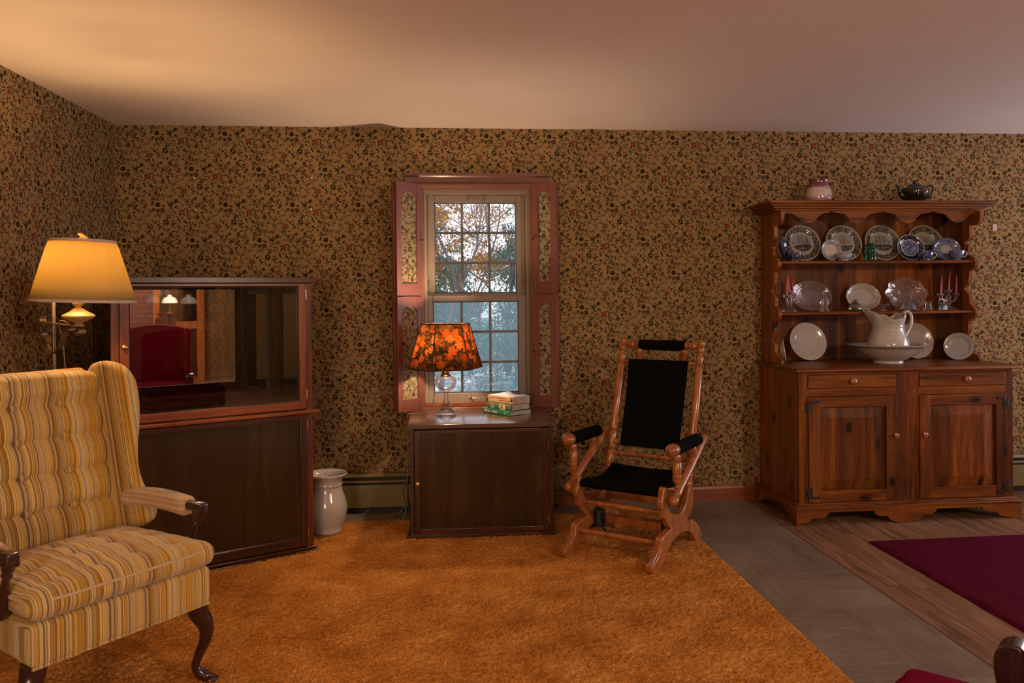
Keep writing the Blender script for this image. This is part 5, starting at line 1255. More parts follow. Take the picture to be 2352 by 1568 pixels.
m = MB(); P = [[(.001+.230*i/20, .002+.137*j/12, .0385+.0012+ .004*sin(i*.5)*(j/12) + (.010*(max(0,1-abs(i-3)/4))*(j/12)**2)) for j in range(13)] for i in range(21)]; m.grid(P)
m.build('torn_cover_sheet', plain('bleached_paper', (.62,.66,.70), rough=.55, noise=.12, nscale=40), b3, smooth=180)
m = MB(); m.lathe([(0,0),(.010,0),(.010,.0006),(0,.0006)], 20, M=at(.214,.021,-.0012)); m.lathe([(0,0),(.004,0),(.004,.0006),(0,.0006)], 12, M=at(.017,.018,-.0012)); m.box(.012,.022,-.0014,-.0006,.026,.028); m.box(.004,.230,-.0013,-.0006,.004,.005) if 0 else None
m.build('spine_emblem', M_ink, b3, smooth=0)
m = MB(); _r = random.Random(2)   # two lines of print too small to read
for x_s, x_e, zl in ((.030,.165,.0255),(.100,.198,.0125)):
    x = x_s
    while x < x_e:
        w_ = _r.uniform(.004,.011); m.box(x, min(x+w_,x_e), -.0012, -.0006, zl, zl+.0042); x += w_+.0022
m.build('spine_print', M_ink, b3, smooth=0, whole=True)
# ================================================================ crockery on the hutch
def blue_print(name, c1=(.010,.018,.12), c2=(.34,.34,.40), sc=95, thr=.5, w_=.06):
    m, nt, p = nmat(name); v, _ = objco(nt, (1,1,1)); n = N(nt, 'ShaderNodeTexNoise', i_Scale=sc, i_Detail=3.0, i_Roughness=.7, i_Distortion=1.0); L(nt, v, n.inputs['Vector'])
    r = ramp(nt, [(thr-w_, c1), (thr+w_, c2)]); L(nt, n.outputs[0], r.inputs[0]); L(nt, r.outputs[0], p.inputs['Base Color']); p.inputs['Roughness'].default_value = .12; p.inputs['Coat Weight'].default_value = .5; return m
M_bluewil = blue_print('blue_willow_print', thr=.56); M_bluedk = blue_print('dark_blue_print', (.004,.007,.035), (.16,.17,.24), 90, .60); M_bluemid = blue_print('mid_blue_print', (.022,.04,.15), (.28,.30,.38), 210, .52, .08)
M_bluepale = blue_print('pale_blue_sprig', (.025,.05,.26), (.38,.38,.42), 55, .40, .05)
M_brownpr = blue_print('brown_transfer_print', (.035,.018,.012), (.30,.25,.21), 120, .54, .05)
M_plt = plain('ivory_glaze', (.36,.30,.25), rough=.12, coat=.5, noise=.03)
M_bluewht = plain('white_blue_glaze', (.36,.345,.35), rough=.12, coat=.5, noise=.03)
M_skyp = plain('printed_sky', (.27,.27,.29), rough=.14, coat=.4, noise=.35, nscale=22)
M_sea = plain('printed_sea', (.035,.032,.026), rough=.14, coat=.4, noise=.8, nscale=120)
M_hull = plain('printed_hull', (.012,.010,.009), rough=.2, coat=.4)
M_sail = plain('printed_sail', (.30,.23,.16), rough=.14, coat=.4, noise=.1)
def plate_frame(o, x, y, z, r, tilt=11, turn=0):
    # stands on its rim at (x, y, z) leaning back; plate's own axis is z (face up), centre at origin
    t = radians(tilt)
    o.rotation_euler = (pi/2 - t, 0, turn)
    cz = z + r*cos(t) ; cy = y + r*sin(t)
    o.location = (x, cy, cz)
def flat_plate(name, r, mats, zones, rx=1.0, scal=0, scam=0, depth=.018, rimw=.30, label=None, cat='plate', group=None, extra=None, n=72):
    # zones: list of (radius fraction, material index) outer limits, from centre outwards
    prof = [(0,.003),(.35,.003),(.60,.003),(1-rimw,.004),(1-rimw+.05,.009),(.94,depth-.002),(.975,depth),(1,depth)]
    m = MB(); rows = []
    rad = sorted(set([p[0] for p in prof] + [q[0] for q in zones if q[0] < 1] + [i/16 for i in range(17)]))
    def hz(f):
        for (a, za), (b, zb_) in zip(prof, prof[1:]):
            if a <= f <= b: return za+(zb_-za)*smoothstep(0,1,(f-a)/(b-a))
        return depth
    def edge(a): return 1+ (scam*abs(cos(a*scal/2))-scam*.5 if scal else 0)
    def P(f, a, dz=0):
        k = 1 if f < .7 else 1+(edge(a)-1)*(f-.7)/.3
        return (r*rx*f*k*cos(a), r*f*k*sin(a), hz(f)+dz)
    A = [2*pi*i/n for i in range(n)]
    c = len(m.v); m.v.append((0,0,hz(0)))
    ring0 = None
    for f in rad[1:]:
        ring = len(m.v); m.v += [P(f,a) for a in A]
        mi = 0
        for q, k in zones:
            if f <= q+1e-6: mi = k; break
        for i in range(n):
            j = (i+1) % n
            if ring0 is None: m.f.append((c, ring+i, ring+j))
            else: m.f.append((ring0+i, ring+i, ring+j, ring0+j))
            m.m.append(mi)
        ring0 = ring
    # underside
    ring = len(m.v); m.v += [P(1,a,-.004) for a in A]
    for i in range(n): j=(i+1)%n; m.f.append((ring0+i, ring+i, ring+j, ring0+j)); m.m.append(0)
    r2_ = len(m.v); m.v += [(r*rx*.6*cos(a), r*.6*sin(a), -.004) for a in A]
    for i in range(n): j=(i+1)%n; m.f.append((ring+i, r2_+i, r2_+j, ring+j)); m.m.append(0)
    m.f.append(tuple(r2_+i for i in range(n))[::-1]); m.m.append(0)
    if extra: extra(m, lambda f, a: P(f,a,.0006), hz)
    o = m.build(name, mats, smooth=50)
    if label: tag(o, label, cat, group)
    return o
# ships: polygons laid on the flat well of the plate (unit coordinates, x right, y up, radius .62)
def ship_art(kind):
    def ex(m, P, hz):
        z = .0036
        def poly(pts, mi, lift=0): m.add([(x*RP, y*RP, z+lift) for x, y in pts], [tuple(range(len(pts)))], mi)
        def line(a, b, t, mi, lift=.0004):
            d = Vector((b[0]-a[0], b[1]-a[1])); nn = Vector((-d.y, d.x)).normalized()*t
            poly([(a[0]+nn.x,a[1]+nn.y),(a[0]-nn.x,a[1]-nn.y),(b[0]-nn.x,b[1]-nn.y),(b[0]+nn.x,b[1]+nn.y)], mi, lift)
        # sky disc upper, sea lower
        k = 30
        sky = [(.56*cos(pi*i/k*1.1-.16), .50*sin(pi*i/k*1.1-.16)+.02) for i in range(k+1)]; poly(sky, 2, .0000)
        rnd = random.Random(kind)
        sea = [(-.50,-.13)] + [(-.50+1.02*i/12, -.12+rnd.uniform(-.012,.012)) for i in range(1,12)] + [(.54,-.10),(.50,-.24),(.36,-.36),(.16,-.44),(-.10,-.42),(-.28,-.34),(-.44,-.24)]
        poly(sea, 3, .0002)
        for _ in range(14):
            x = rnd.uniform(-.4,.35); y = rnd.uniform(-.34,-.17); line((x,y),(x+.12,y+.012),.006,1,.0003)
        if kind in (1, 3):
            hull = [(-.36,-.06),(-.28,-.10),(.44,-.03),(.46,-.11),(.40,-.16),(-.26,-.17)] if kind == 1 else [(-.42,-.16),(-.38,-.08),(.36,-.05),(.46,.03),(.40,-.10),(.30,-.17),(-.30,-.19)]
            poly(hull, 4, .0005)
            masts = ((-.16,.46),(.04,.48),(.22,.38),(.34,.30)) if kind == 1 else ((-.30,.42),(-.08,.46),(.14,.40))
            for x, t in masts:
                line((x,-.08),(x,t),.008,4,.0007)
                rows_ = 6
                for q in range(rows_):
                    w_ = .085*(1-q*.11) if kind == 1 else .115*(1-q*.12); y0 = -.03+q*.075
                    poly([(x-w_,y0),(x+w_,y0+.004),(x+w_*.88,y0+.058),(x-w_*.88,y0+.056)], 5, .0006); line((x-w_,y0+.062),(x+w_,y0+.066),.005,4,.0007)
            for t in (.0,.12,.24,.36): line((-.56 if kind==1 else .50, -.02 if kind==1 else .05), (-.16 if kind==1 else .14, t+.05), .004, 4, .0005)
        if kind == 2:
            poly([(-.05,-.16),(.42,-.12),(.36,-.20),(.0,-.21)], 4, .0005); line((.12,-.15),(.06,.50),.008,4,.0007)
            poly([(.04,.40),(-.20,.28),(-.14,.20),(.10,.0)],5,.0006); poly([(.09,.46),(.14,-.10),(.46,-.08)],5,.0006); poly([(.04,-.02),(-.16,.20),(-.03,-.12)],5,.0006); poly([(.02,.15),(-.22,.20),(-.10,-.02),(.09,-.08)],5,.0006)
            line((-.20,.28),(.10,.0),.006,4,.0008); line((.09,.46),(.50,-.10),.004,4,.0008)
        if kind == 4:
            poly([(-.30,-.10),(.34,-.10),(.44,.0),(.30,-.20),(-.24,-.22)],4,.0005)
            for x in (-.18,.02,.20):
                line((x,-.10),(x,.40),.008,4,.0007)
                for q in range(5):
                    w_=.12*(1-q*.1); y0=-.06+q*.085; poly([(x-w_,y0),(x+w_,y0),(x+w_*.8,y0+.075),(x-w_*.8,y0+.075)],5,.0006); line((x-w_,y0),(x+w_,y0),.004,4,.0007)
            poly([(-.2,.30),(.1,.30),(.12,.44),(-.15,.44)],5,.0008)
    return ex
RP = .122
ZS1 = 1.5705; ZS2 = 1.2455; ZC = .9205; ZT = 1.9445
names = {1:'brown transfer plate with a four-masted square-rigged ship, first from the left on the top shelf', 2:'brown transfer plate with a racing sloop under sail, behind the pale blue cup and saucer', 3:'brown transfer plate with a clipper ship, behind the green glass jar', 4:'brown transfer plate with a full-rigged ship, behind the blue willow plate'}
for k, x in ((1,4.362),(2,4.645),(3,4.915),(4,5.215)):
    o = flat_plate('ship_plate', .1235, [M_plt, M_plt, M_skyp, M_sea, M_hull, M_sail, M_brownpr], [(.62,0),(.66,0),(.93,6),(1,0)], scal=24, scam=.02, rimw=.34, extra=ship_art(k), label=names[k], group='ship plates on the top shelf')
    plate_frame(o, x, -.098, ZS1, .1235, 17)
# scalloped irregular inner edge of brown border is part of the print
def cup(name, r, h, mat, label, loc, handle=None, foot=None, taper=.55, group=None, rz=0):
    t = thing(name, label, 'cup', loc, rz, group)
    pr = [(0,.0),(r*.50,.0),(r*.52,.003),(r*.48,.008),(r*.60,.014),(r*.82,h*.40),(r*.93,h*.7),(r,h),(r*.965,h),(r*.89,h*.68),(r*.76,h*.40),(r*.5,.014),(0,.012)]
    m = MB(); m.lathe(pr, 40); 
    for i, q in enumerate(m.m): pass
    m.build('cup_body', mat, t, smooth=50)
    if handle is not None:
        H_ = MB(); a = handle; c_, s_ = cos(a), sin(a)
        H_.tube(spline([(r*.93*c_,r*.93*s_,h*.82),(r*1.18*c_,r*1.18*s_,h*.86),(r*1.32*c_,r*1.32*s_,h*.62),(r*1.12*c_,r*1.12*s_,h*.36),(r*.78*c_,r*.78*s_,h*.34)],4), .0035, 8); H_.build('handle', M_bluewht, t)
    return t
# far left dark blue plate against the side, blue cup
o = flat_plate('blue_plate', .080, [M_bluedk, M_bluewht], [(.55,0),(.60,1),(1,0)], label='dark blue printed plate leaning on the left side of the top shelf', group='blue and white plates'); plate_frame(o, 4.168, -.215, ZS1, .080, 10, radians(52))
cup('blue_cup', .047, .052, M_bluewil, 'small dark blue handleless cup in front of the four-masted ship plate', (4.247,-.205,ZS1))
o = flat_plate('pale_blue_saucer', .070, [M_bluewht, M_bluepale, M_cream], [(.60,2),(.95,1),(1,0)], rx=.92, label='pale blue flowered saucer standing in front of the sloop plate', group='blue and white plates'); plate_frame(o, 4.518, -.165, ZS1, .070, 14, radians(-8))
cup('pale_blue_cup', .056, .045, M_bluepale, 'wide pale blue flowered cup beside its saucer on the top shelf', (4.566,-.218,ZS1), handle=-.15)
# green jar
gj = thing('green_jar', 'small dark green ribbed glass jar on the top shelf in front of the clipper plate', 'jar', (4.762,-.20,ZS1))
M_gg = crystal('green_bottle_glass', (.10,.50,.36), .04, .25)
MB().lathe([(0,.0),(.034,.0),(.037,.004),(.037,.045),(.035,.050),(.039,.054),(.039,.060),(.035,.063),(.034,.066),(.037,.069),(.037,.074),(.034,.078),(.037,.082),(.036,.090),(.030,.096),(.028,.103),(0,.103)], 32).build('jar_body', M_gg, gj, smooth=30)
MB().lathe([(0,.103),(.027,.103),(.028,.108),(.024,.112),(0,.113)], 28).build('jar_lid', M_gg, gj, smooth=30)
# willow plate + cup
o = flat_plate('willow_plate', .087, [M_bluewht, M_bluewil, M_bluedk], [(.58,1),(.66,0),(.95,2),(1,0)], scal=30, scam=.02, label='blue willow plate with white ring standing before the rightmost ship plate', group='blue and white plates'); plate_frame(o, 5.062, -.165, ZS1, .087, 14, radians(-6))
cup('willow_cup', .052, .050, M_bluewil, 'blue willow cup with white handle in front of the blue willow plate', (5.110,-.235,ZS1), handle=-.3)
o = flat_plate('blue_saucer', .075, [M_bluemid, M_bluewht, M_bluedk], [(.42,1),(.47,2),(1,0)], rx=1.18, label='speckled blue oval dish standing at the right end of the top shelf', group='blue and white plates'); plate_frame(o, 5.320, -.150, ZS1, .075, 12, radians(-8))
cup('blue_speckled_cup', .047, .062, M_bluemid, 'speckled blue cup with square white handle at the right end of the top shelf', (5.342,-.215,ZS1), handle=-.15)

# ---- second shelf
M_candle = plain('mauve_wax', (.34,.045,.045), rough=.35, noise=.06)
def candelabrum(loc, rz, label):
    t = thing('candelabrum', label, 'candelabrum', loc, rz, 'glass candelabra with three mauve candles')
    MB().lathe([(0,0),(.050,0),(.053,.004),(.045,.010),(.024,.018),(.012,.028),(.010,.036),(.018,.044),(.019,.055),(.012,.064),(.010,.072),(.016,.080),(.017,.092),(.010,.100),(.009,.108),(.020,.116),(.0235,.134),(.019,.134),(.012,.122),(0,.122)], 24, fr=lambda a,r,z: (r*(1+.05*cos(a*8)),z)).build('stem', M_crystal, t, smooth=40)
    for s in (-1,1):
        MB().tube(spline([(.008*s,0,.066),(.030*s,0,.056),(.052*s,0,.062),(.062*s,0,.084)],5), [.0075]*16, 8).build('arm', M_crystal, t)
        MB().lathe([(0,.080),(.010,.082),(.012,.088),(.020,.094),(.0235,.112),(.019,.112),(.012,.100),(0,.100)], 20, (.062*s,0,0), fr=lambda a,r,z: (r*(1+.05*cos(a*8)),z)).build('candle_cup', M_crystal, t, smooth=40)
    return t
def candle(loc, h, lean, label):
    m = MB(); m.tube([(0,0,0),(lean[0]*.5,lean[1]*.5,h*.5),(lean[0],lean[1],h-.006),(lean[0],lean[1],h)], [.0085,.0072,.0058,.002], 14); o = m.build('candle', M_candle, smooth=50); o.location = loc
    w_ = MB(); w_.tube([(lean[0],lean[1],h-.001),(lean[0]+.001,lean[1],h+.009)], .0010, 5); w_.build('wick', plain('wick', (.35,.22,.15)), o)
    tag(o, label, 'candle', 'mauve candles in the candelabra'); return o
A_ = radians(20)
candelabrum((4.222,-.185,ZS2), radians(48), 'clear glass three-light candelabrum at the left end of the middle shelf')
candelabrum((5.326,-.150,ZS2), radians(10), 'clear glass three-light candelabrum at the right end of the middle shelf')
c_, s_ = cos(radians(48)), sin(radians(48))
candle((4.222,-.185,ZS2+.1225), .122, (-.016,.0), 'mauve candle in the centre cup of the left candelabrum')
candle((4.222-.062*c_,-.185-.062*s_,ZS2+.1005), .122, (.004,0), 'mauve candle in the nearer cup of the left candelabrum')
candle((4.222+.062*c_,-.185+.062*s_,ZS2+.1005), .118, (.0,0), 'mauve candle in the farther cup of the left candelabrum')
c_, s_ = cos(radians(10)), sin(radians(10))
candle((5.326,-.150,ZS2+.1225), .125, (.012,0), 'mauve candle in the centre cup of the right candelabrum, the tallest of its three')
candle((5.326-.062*c_,-.150-.062*s_,ZS2+.1005), .128, (.008,0), 'mauve candle in the left cup of the right candelabrum')
candle((5.326+.062*c_,-.150+.062*s_,ZS2+.1005), .128, (.004,0), 'mauve candle in the right cup of the right candelabrum')
# oval pressed glass platters
o = flat_plate('glass_platter', .100, [M_crystal, M_crystal], [(1,0)], rx=1.46, scal=22, scam=.04, rimw=.34, depth=.022, label='large oval clear glass platter leaning behind the cruet on the middle shelf', cat='platter')
m_ = MB(); 
plate_frame(o, 4.408, -.105, ZS2, .100, 15, radians(6))
def oval_ring(name, par, rx, rz_, t, z):
    m = MB(); P = [(rx*cos(2*pi*k/64), rz_*sin(2*pi*k/64), z) for k in range(64)]; m.tube(P+[P[0]], t, 8, caps=False); return m.build(name, M_crystal, par)
oval_ring('raised_ring', o, .094, .066, .0042, .010)
rb2 = MB()
for k in range(44):
    a = 2*pi*k/44; rb2.tube([(.105*cos(a),.074*sin(a),.0145),(.140*cos(a),.097*sin(a),.0225)], .0022, 5)
rb2.build('pressed_ribs', M_crystal, o)
o = flat_plate('glass_dish', .105, [M_crystal, M_crystal], [(1,0)], rx=1.30, scal=8, scam=.13, rimw=.42, depth=.026, n=96, label='squarish pressed glass dish with fluted lobes leaning on the back of the middle shelf', cat='dish')
plate_frame(o, 5.068, -.105, ZS2, .108, 14, radians(-4))
oval_ring('raised_ring', o, .030, .014, .003, .006); oval_ring('raised_ring', o, .048, .030, .0022, .006)
rb2 = MB()
for q in range(4):
    a0_ = pi/4+q*pi/2; cx_, cy_ = .085*cos(a0_), .066*sin(a0_)
    for k in range(-5,6):
        a = a0_+k*.24; rb2.tube([(cx_*.9+.010*cos(a), cy_*.9+.010*sin(a), .012),(cx_*.9+.046*cos(a), cy_*.9+.042*sin(a), .026)], .0020, 5)
    P = [(cx_+.046*cos(2*pi*k/28), cy_+.040*sin(2*pi*k/28), .014) for k in range(28)]; rb2.tube(P+[P[0]], .0018, 5, caps=False)
rb2.build('pressed_lobes', M_crystal, o)
# white ironstone platter
o = flat_plate('white_platter', .090, [M_plt], [(1,0)], rx=1.32, scal=14, scam=.035, rimw=.30, depth=.022, label='cream scalloped oval platter in the centre of the middle shelf', cat='platter'); plate_frame(o, 4.768, -.10, ZS2, .090, 15)
mm_ = MB(); P = [(.084*cos(2*pi*k/60), .058*sin(2*pi*k/60), .0075) for k in range(60)]; mm_.tube(P+[P[0]], .0022, 8, caps=False); mm_.build('embossed_ring', M_plt, o)
# cruet
t = thing('glass_cruet', 'slim ribbed glass bottle standing before the oval glass platter', 'bottle', (4.447,-.205,ZS2))
MB().lathe([(0,0),(.026,0),(.028,.006),(.022,.018),(.018,.030),(.022,.036),(.026,.052),(.026,.064),(.020,.078),(.012,.094),(.009,.104)], 22, fr=lambda a,r,z: (r*(1+.07*cos(a*9)),z)).build('bottle_body', M_crystal, t, smooth=30)
MB().lathe([(0,.104),(.011,.104),(.012,.108),(.006,.112),(.009,.118),(.006,.126),(0,.127)], 16).build('stopper', M_crystal, t)
# domed butter dish
M_smoke = crystal('grey_pressed_glass', (.60,.58,.54), .08, .25)
def dome(loc, r, h, label, mat, knob=True):
    t = thing('butter_dish', label, 'butter dish', loc, 0)
    MB().lathe([(0,0),(r*1.1,0),(r*1.34,.006),(r*1.38,.010),(r*1.30,.010),(r*1.05,.005),(0,.005)], 30).build('dish_base', mat, t, smooth=30)
    MB().lathe([(r,.0105),(r*1.02,.014),(r*.98,h*.35),(r*.82,h*.62),(r*.5,h*.84),(.006,h*.94),(.005,h*.97)] + ([(.012,h*1.0),(.013,h*1.05),(.006,h*1.12),(0,h*1.13)] if knob else [(0,h*.96)]), 32, fr=lambda a,r_,z: (r_*(1+.03*cos(a*12)),z)).build('dome_lid', mat, t, smooth=30)
    return t
dome((4.652,-.205,ZS2), .040, .066, 'grey glass domed butter dish left of the cream platter', M_smoke)
dome((5.008,-.215,ZS2), .050, .060, 'clear glass domed butter dish in front of the squarish glass dish', M_crystal, False)
t = thing('glass_compote', 'small footed glass dish in front of the right side of the cream platter', 'compote', (4.838,-.215,ZS2))
MB().lathe([(0,0),(.022,0),(.022,.003),(.008,.010),(.006,.022),(.014,.028),(.034,.036),(.040,.044),(.037,.045),(.012,.032),(0,.031)], 26, fr=lambda a,r,z: (r*(1+(.05*cos(a*12) if z>.03 else 0)),z)).build('bowl', M_crystal, t, smooth=40)
t = thing('glass_bell_cover', 'small clear bell-shaped glass cover at the right foot of the squarish glass dish', 'glass', (5.137,-.225,ZS2))
MB().lathe([(0,.0),(.030,.0),(.032,.004),(.026,.010),(.021,.026),(.018,.040),(.024,.052),(.025,.056),(.021,.055),(.012,.042),(0,.040)], 26).build('glass_body', M_crystal, t, smooth=40)
t = thing('glass_salt_bottle', 'small square bluish glass jar with a wire tag left of the right candelabrum', 'jar', (5.252,-.205,ZS2))
M_bg = crystal('bluish_pressed_glass', (.60,.66,.72), .06, .3)
MB().lathe([(0,.0),(.030,.0),(.029,.008),(.024,.050),(.018,.056),(0,.058)], 4, fr=lambda a,r,z: (r,z), M=Matrix.Rotation(pi/4+.2,4,'Z')).build('jar_body', M_bg, t, bevel=.003)
MB().lathe([(0,.056),(.020,.056),(.020,.066),(0,.066)], 4, M=Matrix.Rotation(pi/4+.2,4,'Z')).build('jar_lid', M_scroll, t, bevel=.001)
m = MB(); m.box(-.020,.024,.014,.016,.040,.074); m.build('paper_tag', plain('tag_card', (.42,.34,.30)), t, smooth=0); m = MB(); m.tube([(0,0,.066),(-.004,.002,.09),(-.014,.004,.11)], .0012, 5); m.build('tag_wire', M_steel, t)
# ---- worktop
o = flat_plate('white_plate', .058, [M_white], [(1,0)], label='small white plate leaning on the left side of the worktop niche', group='white plates on the hutch worktop'); plate_frame(o, 4.150, -.225, ZC, .074, 8, radians(68)); o.scale = (1.28,1.28,1.28)
o = flat_plate('white_plate', .127, [M_white], [(1,0)], rimw=.36, scal=0, label='large white dinner plate standing at the left of the worktop', group='white plates on the hutch worktop'); plate_frame(o, 4.392, -.105, ZC, .127, 16, radians(3))
o = flat_plate('cream_plate', .120, [M_plt], [(1,0)], rimw=.34, scal=12, scam=.025, label='cream scalloped plate standing behind the white pitcher', group='white plates on the hutch worktop'); plate_frame(o, 5.138, -.10, ZC, .120, 14, radians(-3))
o = flat_plate('white_plate', .088, [M_bluewht], [(1,0)], rimw=.34, label='small bluish white plate turned sideways at the right end of the worktop', group='white plates on the hutch worktop'); plate_frame(o, 5.350, -.235, ZC, .088, 8, radians(-42))
o = MB().lathe([(0,.0),(.088,.0),(.090,.006),(.086,.014),(.110,.026),(.160,.058),(.188,.086),(.205,.104),(.245,.112),(.252,.116),(.246,.121),(.205,.114),(.182,.094),(.150,.064),(.10,.034),(.0,.026)], 72).build('wash_basin', M_white, smooth=60)
o.location = (4.798,-.335,ZC); tag(o, 'wide white ironstone wash basin holding the pitcher on the hutch worktop', 'basin')
pt = thing('white_pitcher', 'tall white ironstone pitcher with fluted lip standing in the wash basin', 'pitcher', (4.798,-.335,ZC+.0265))
pr = [(0,0),(.084,.0),(.088,.004),(.084,.012),(.104,.030),(.121,.056),(.127,.080),(.123,.105),(.112,.135),(.100,.165),(.094,.187),(.0925,.198),(.0955,.202),(.0945,.208),(.099,.225),(.108,.245),(.115,.262),(.117,.272),(.112,.272),(.103,.245),(.093,.222),(.088,.205),(.095,.165),(.117,.10),(.10,.04),(.06,.014),(0,.01)]
def spout(a, r, z):
    if z > .20:
        k = smoothstep(.20,.274,z); d = cos(a-pi)   # spout towards -x
        r2 = r*(1+ k*(.30*max(0,d)**5 - .16*max(0,-d)**1 + .045*cos(a*9)))
        z2 = z + k*(.034*max(0,d)**2.2 - .022*(1-abs(d)) + .022*max(0,-d)**3 +.007*cos(a*9+1))
        return r2, z2
    return r, z
MB().lathe(pr, 72, fr=spout).build('pitcher_body', M_white, pt, smooth=60)
MB().tube(spline([(.092,0,.246),(.100,0,.274),(.120,0,.296),(.142,0,.290),(.156,0,.262),(.154,0,.222),(.140,0,.182),(.124,0,.150),(.114,0,.125),(.122,0,.112)],5), [.009]*6+[.0115]*24+[.010]*10+[.006]*6, 12, flat=.8).build('handle', M_white, pt, smooth=60)
# ---- on the cornice
M_pink = None
def pink():
    m, nt, p = nmat('lustre_pitcher_glaze'); t = N(nt, 'ShaderNodeTexCoord'); sp = N(nt, 'ShaderNodeSeparateXYZ'); L(nt, t.outputs['Object'], sp.inputs[0])
    n = N(nt, 'ShaderNodeTexNoise', i_Scale=16.0, i_Detail=3.0); L(nt, t.outputs['Object'], n.inputs['Vector'])
    h = math_(nt, 'ADD', math_(nt, 'DIVIDE', sp.outputs[2], .15), math_(nt, 'MULTIPLY', math_(nt, 'SUBTRACT', n.outputs[0], .5), .30))
    r = ramp(nt, [(0,(.42,.25,.36)),(.16,(.46,.24,.24)),(.30,(.62,.50,.46)),(.58,(.60,.48,.45)),(.70,(.22,.08,.09)),(.95,(.14,.04,.05)),(1,(.34,.12,.09))]); L(nt, h, r.inputs[0])
    v2 = N(nt, 'ShaderNodeTexVoronoi', i_Scale=85.0); L(nt, t.outputs['Object'], v2.inputs['Vector'])
    k = N(nt, 'ShaderNodeTexNoise', i_Scale=14.0); L(nt, t.outputs['Object'], k.inputs['Vector'])
    side = math_(nt, 'GREATER_THAN', math_(nt, 'ADD', sp.outputs[0], math_(nt, 'MULTIPLY', math_(nt,'SUBTRACT',k.outputs[0],.5),.12)), .004)
    fac = math_(nt, 'MULTIPLY', math_(nt, 'LESS_THAN', v2.outputs['Distance'], .40), side)
    fr_ = ramp(nt, [(0,(.13,.03,.04)),(.5,(.28,.14,.03)),(1,(.14,.11,.04))], 'CONSTANT'); sc_ = N(nt, 'ShaderNodeSeparateColor'); L(nt, v2.outputs['Color'], sc_.inputs[0]); L(nt, sc_.outputs[0], fr_.inputs[0])
    L(nt, mixc(nt, math_(nt, 'MULTIPLY', fac, .85), r.outputs[0], fr_.outputs[0]), p.inputs['Base Color']); p.inputs['Roughness'].default_value = .12; p.inputs['Coat Weight'].default_value = .6; return m
M_pink = pink()
t = thing('floral_pitcher', 'squat pink and maroon flowered china pitcher on top of the hutch', 'pitcher', (4.420,-.19,ZT))
def sp2(a, r, z):
    if z > .10: k = smoothstep(.10,.148,z); d = cos(a-pi*1.05); return r*(1+k*.18*max(0,d)**4), z+k*.012*max(0,d)**2
    return r, z
MB().lathe([(0,0),(.074,.0),(.078,.004),(.081,.03),(.080,.055),(.076,.080),(.066,.105),(.058,.120),(.056,.130),(.060,.145),(.057,.146),(.053,.131),(.06,.11),(.073,.06),(.06,.01),(0,.008)], 56, fr=sp2).build('pitcher_body', M_pink, t, smooth=60)
MB().tube(spline([(.052,0,.132),(.080,0,.142),(.105,0,.138),(.112,0,.115),(.104,0,.080),(.088,0,.055),(.074,0,.045)],5), .0065, 10, flat=.8).build('handle', plain('pink_gilt_china', (.48,.24,.18), rough=.15, coat=.5), t)
M_tea = plain('black_glaze', (.010,.012,.010), rough=.10, coat=.8, noise=.3)
t = thing('black_teapot', 'black lobed teapot with small painted panels on top of the hutch', 'teapot', (5.072,-.19,ZT))
MB().lathe([(0,0),(.048,.0),(.052,.004),(.062,.018),(.080,.045),(.088,.070),(.086,.086),(.074,.098),(.050,.104),(.045,.106)], 64, fr=lambda a,r,z: (r*(1+.025*abs(cos(a*5))*(1 if z<.095 else .3)),z)).build('teapot_body', M_tea, t, smooth=60)
MB().lathe([(0,.104),(.046,.105),(.044,.112),(.030,.122),(.012,.127),(.007,.132),(.012,.138),(.014,.143),(.008,.147),(0,.147)], 32).build('lid', M_tea, t, smooth=60)
MB().tube(spline([(-.072,0,.035),(-.092,0,.055),(-.105,0,.085),(-.116,0,.108),(-.132,0,.114)],5), [.018]*5+[.015]*5+[.011]*5+[.008]*5+[.006], 12).build('spout', M_tea, t, smooth=60)
MB().tube(spline([(.070,0,.096),(.092,0,.112),(.116,0,.112),(.124,0,.092),(.116,0,.062),(.098,0,.038),(.082,0,.034)],5), .0075, 10).build('handle', M_tea, t, smooth=60)
m = MB()
M_gilt = plain('painted_gilt', (.34,.22,.10), rough=.35)
for aa in (-pi/2-.12, -pi/2+.52):
    def S_(u, z):  # surface point
        r = (.0885+.024*0)*(1-abs(z-.062)*.9*abs(z-.062)*40)+.0025
        a = aa+u; return (r*cos(a), r*sin(a), z)
    for s in (-.22,.22): m.tube([S_(s,.040),S_(s,.062),S_(s,.086)], .0015, 5)
    for k in range(7): 
        rr_ = random.Random(k+int(aa*10)); u, z = rr_.uniform(-.1,.1), rr_.uniform(.048,.078); m.lathe([(0,0),(.005,.0),(0,.003)], 7, S_(u,z))
m.build('painted_panel', M_gilt, t, smooth=30)
# ================================================================ garden beyond the window
def leafmat(name, cols, sc=3.0, tr=.5):
    m = bpy.data.materials.new(name); m.use_nodes = True; nt = m.node_tree; nt.nodes.clear()
    o = N(nt, 'ShaderNodeOutputMaterial'); d = N(nt, 'ShaderNodeBsdfDiffuse'); t = N(nt, 'ShaderNodeBsdfTranslucent'); mx = N(nt, 'ShaderNodeMixShader'); mx.inputs[0].default_value = tr
    v, _ = objco(nt); n = N(nt, 'ShaderNodeTexWhiteNoise', noise_dimensions='3D'); 
    g = N(nt, 'ShaderNodeNewGeometry'); L(nt, g.outputs['Random Per Island'], n.inputs['W']) if 'W' in n.inputs else None
    r = ramp(nt, [(i/(len(cols)-1), c) for i, c in enumerate(cols)]); L(nt, g.outputs['Random Per Island'], r.inputs[0])
    L(nt, r.outputs[0], d.inputs[0]); L(nt, r.outputs[0], t.inputs[0]); L(nt, d.outputs[0], mx.inputs[1]); L(nt, t.outputs[0], mx.inputs[2]); L(nt, mx.outputs[0], o.inputs[0]); return m
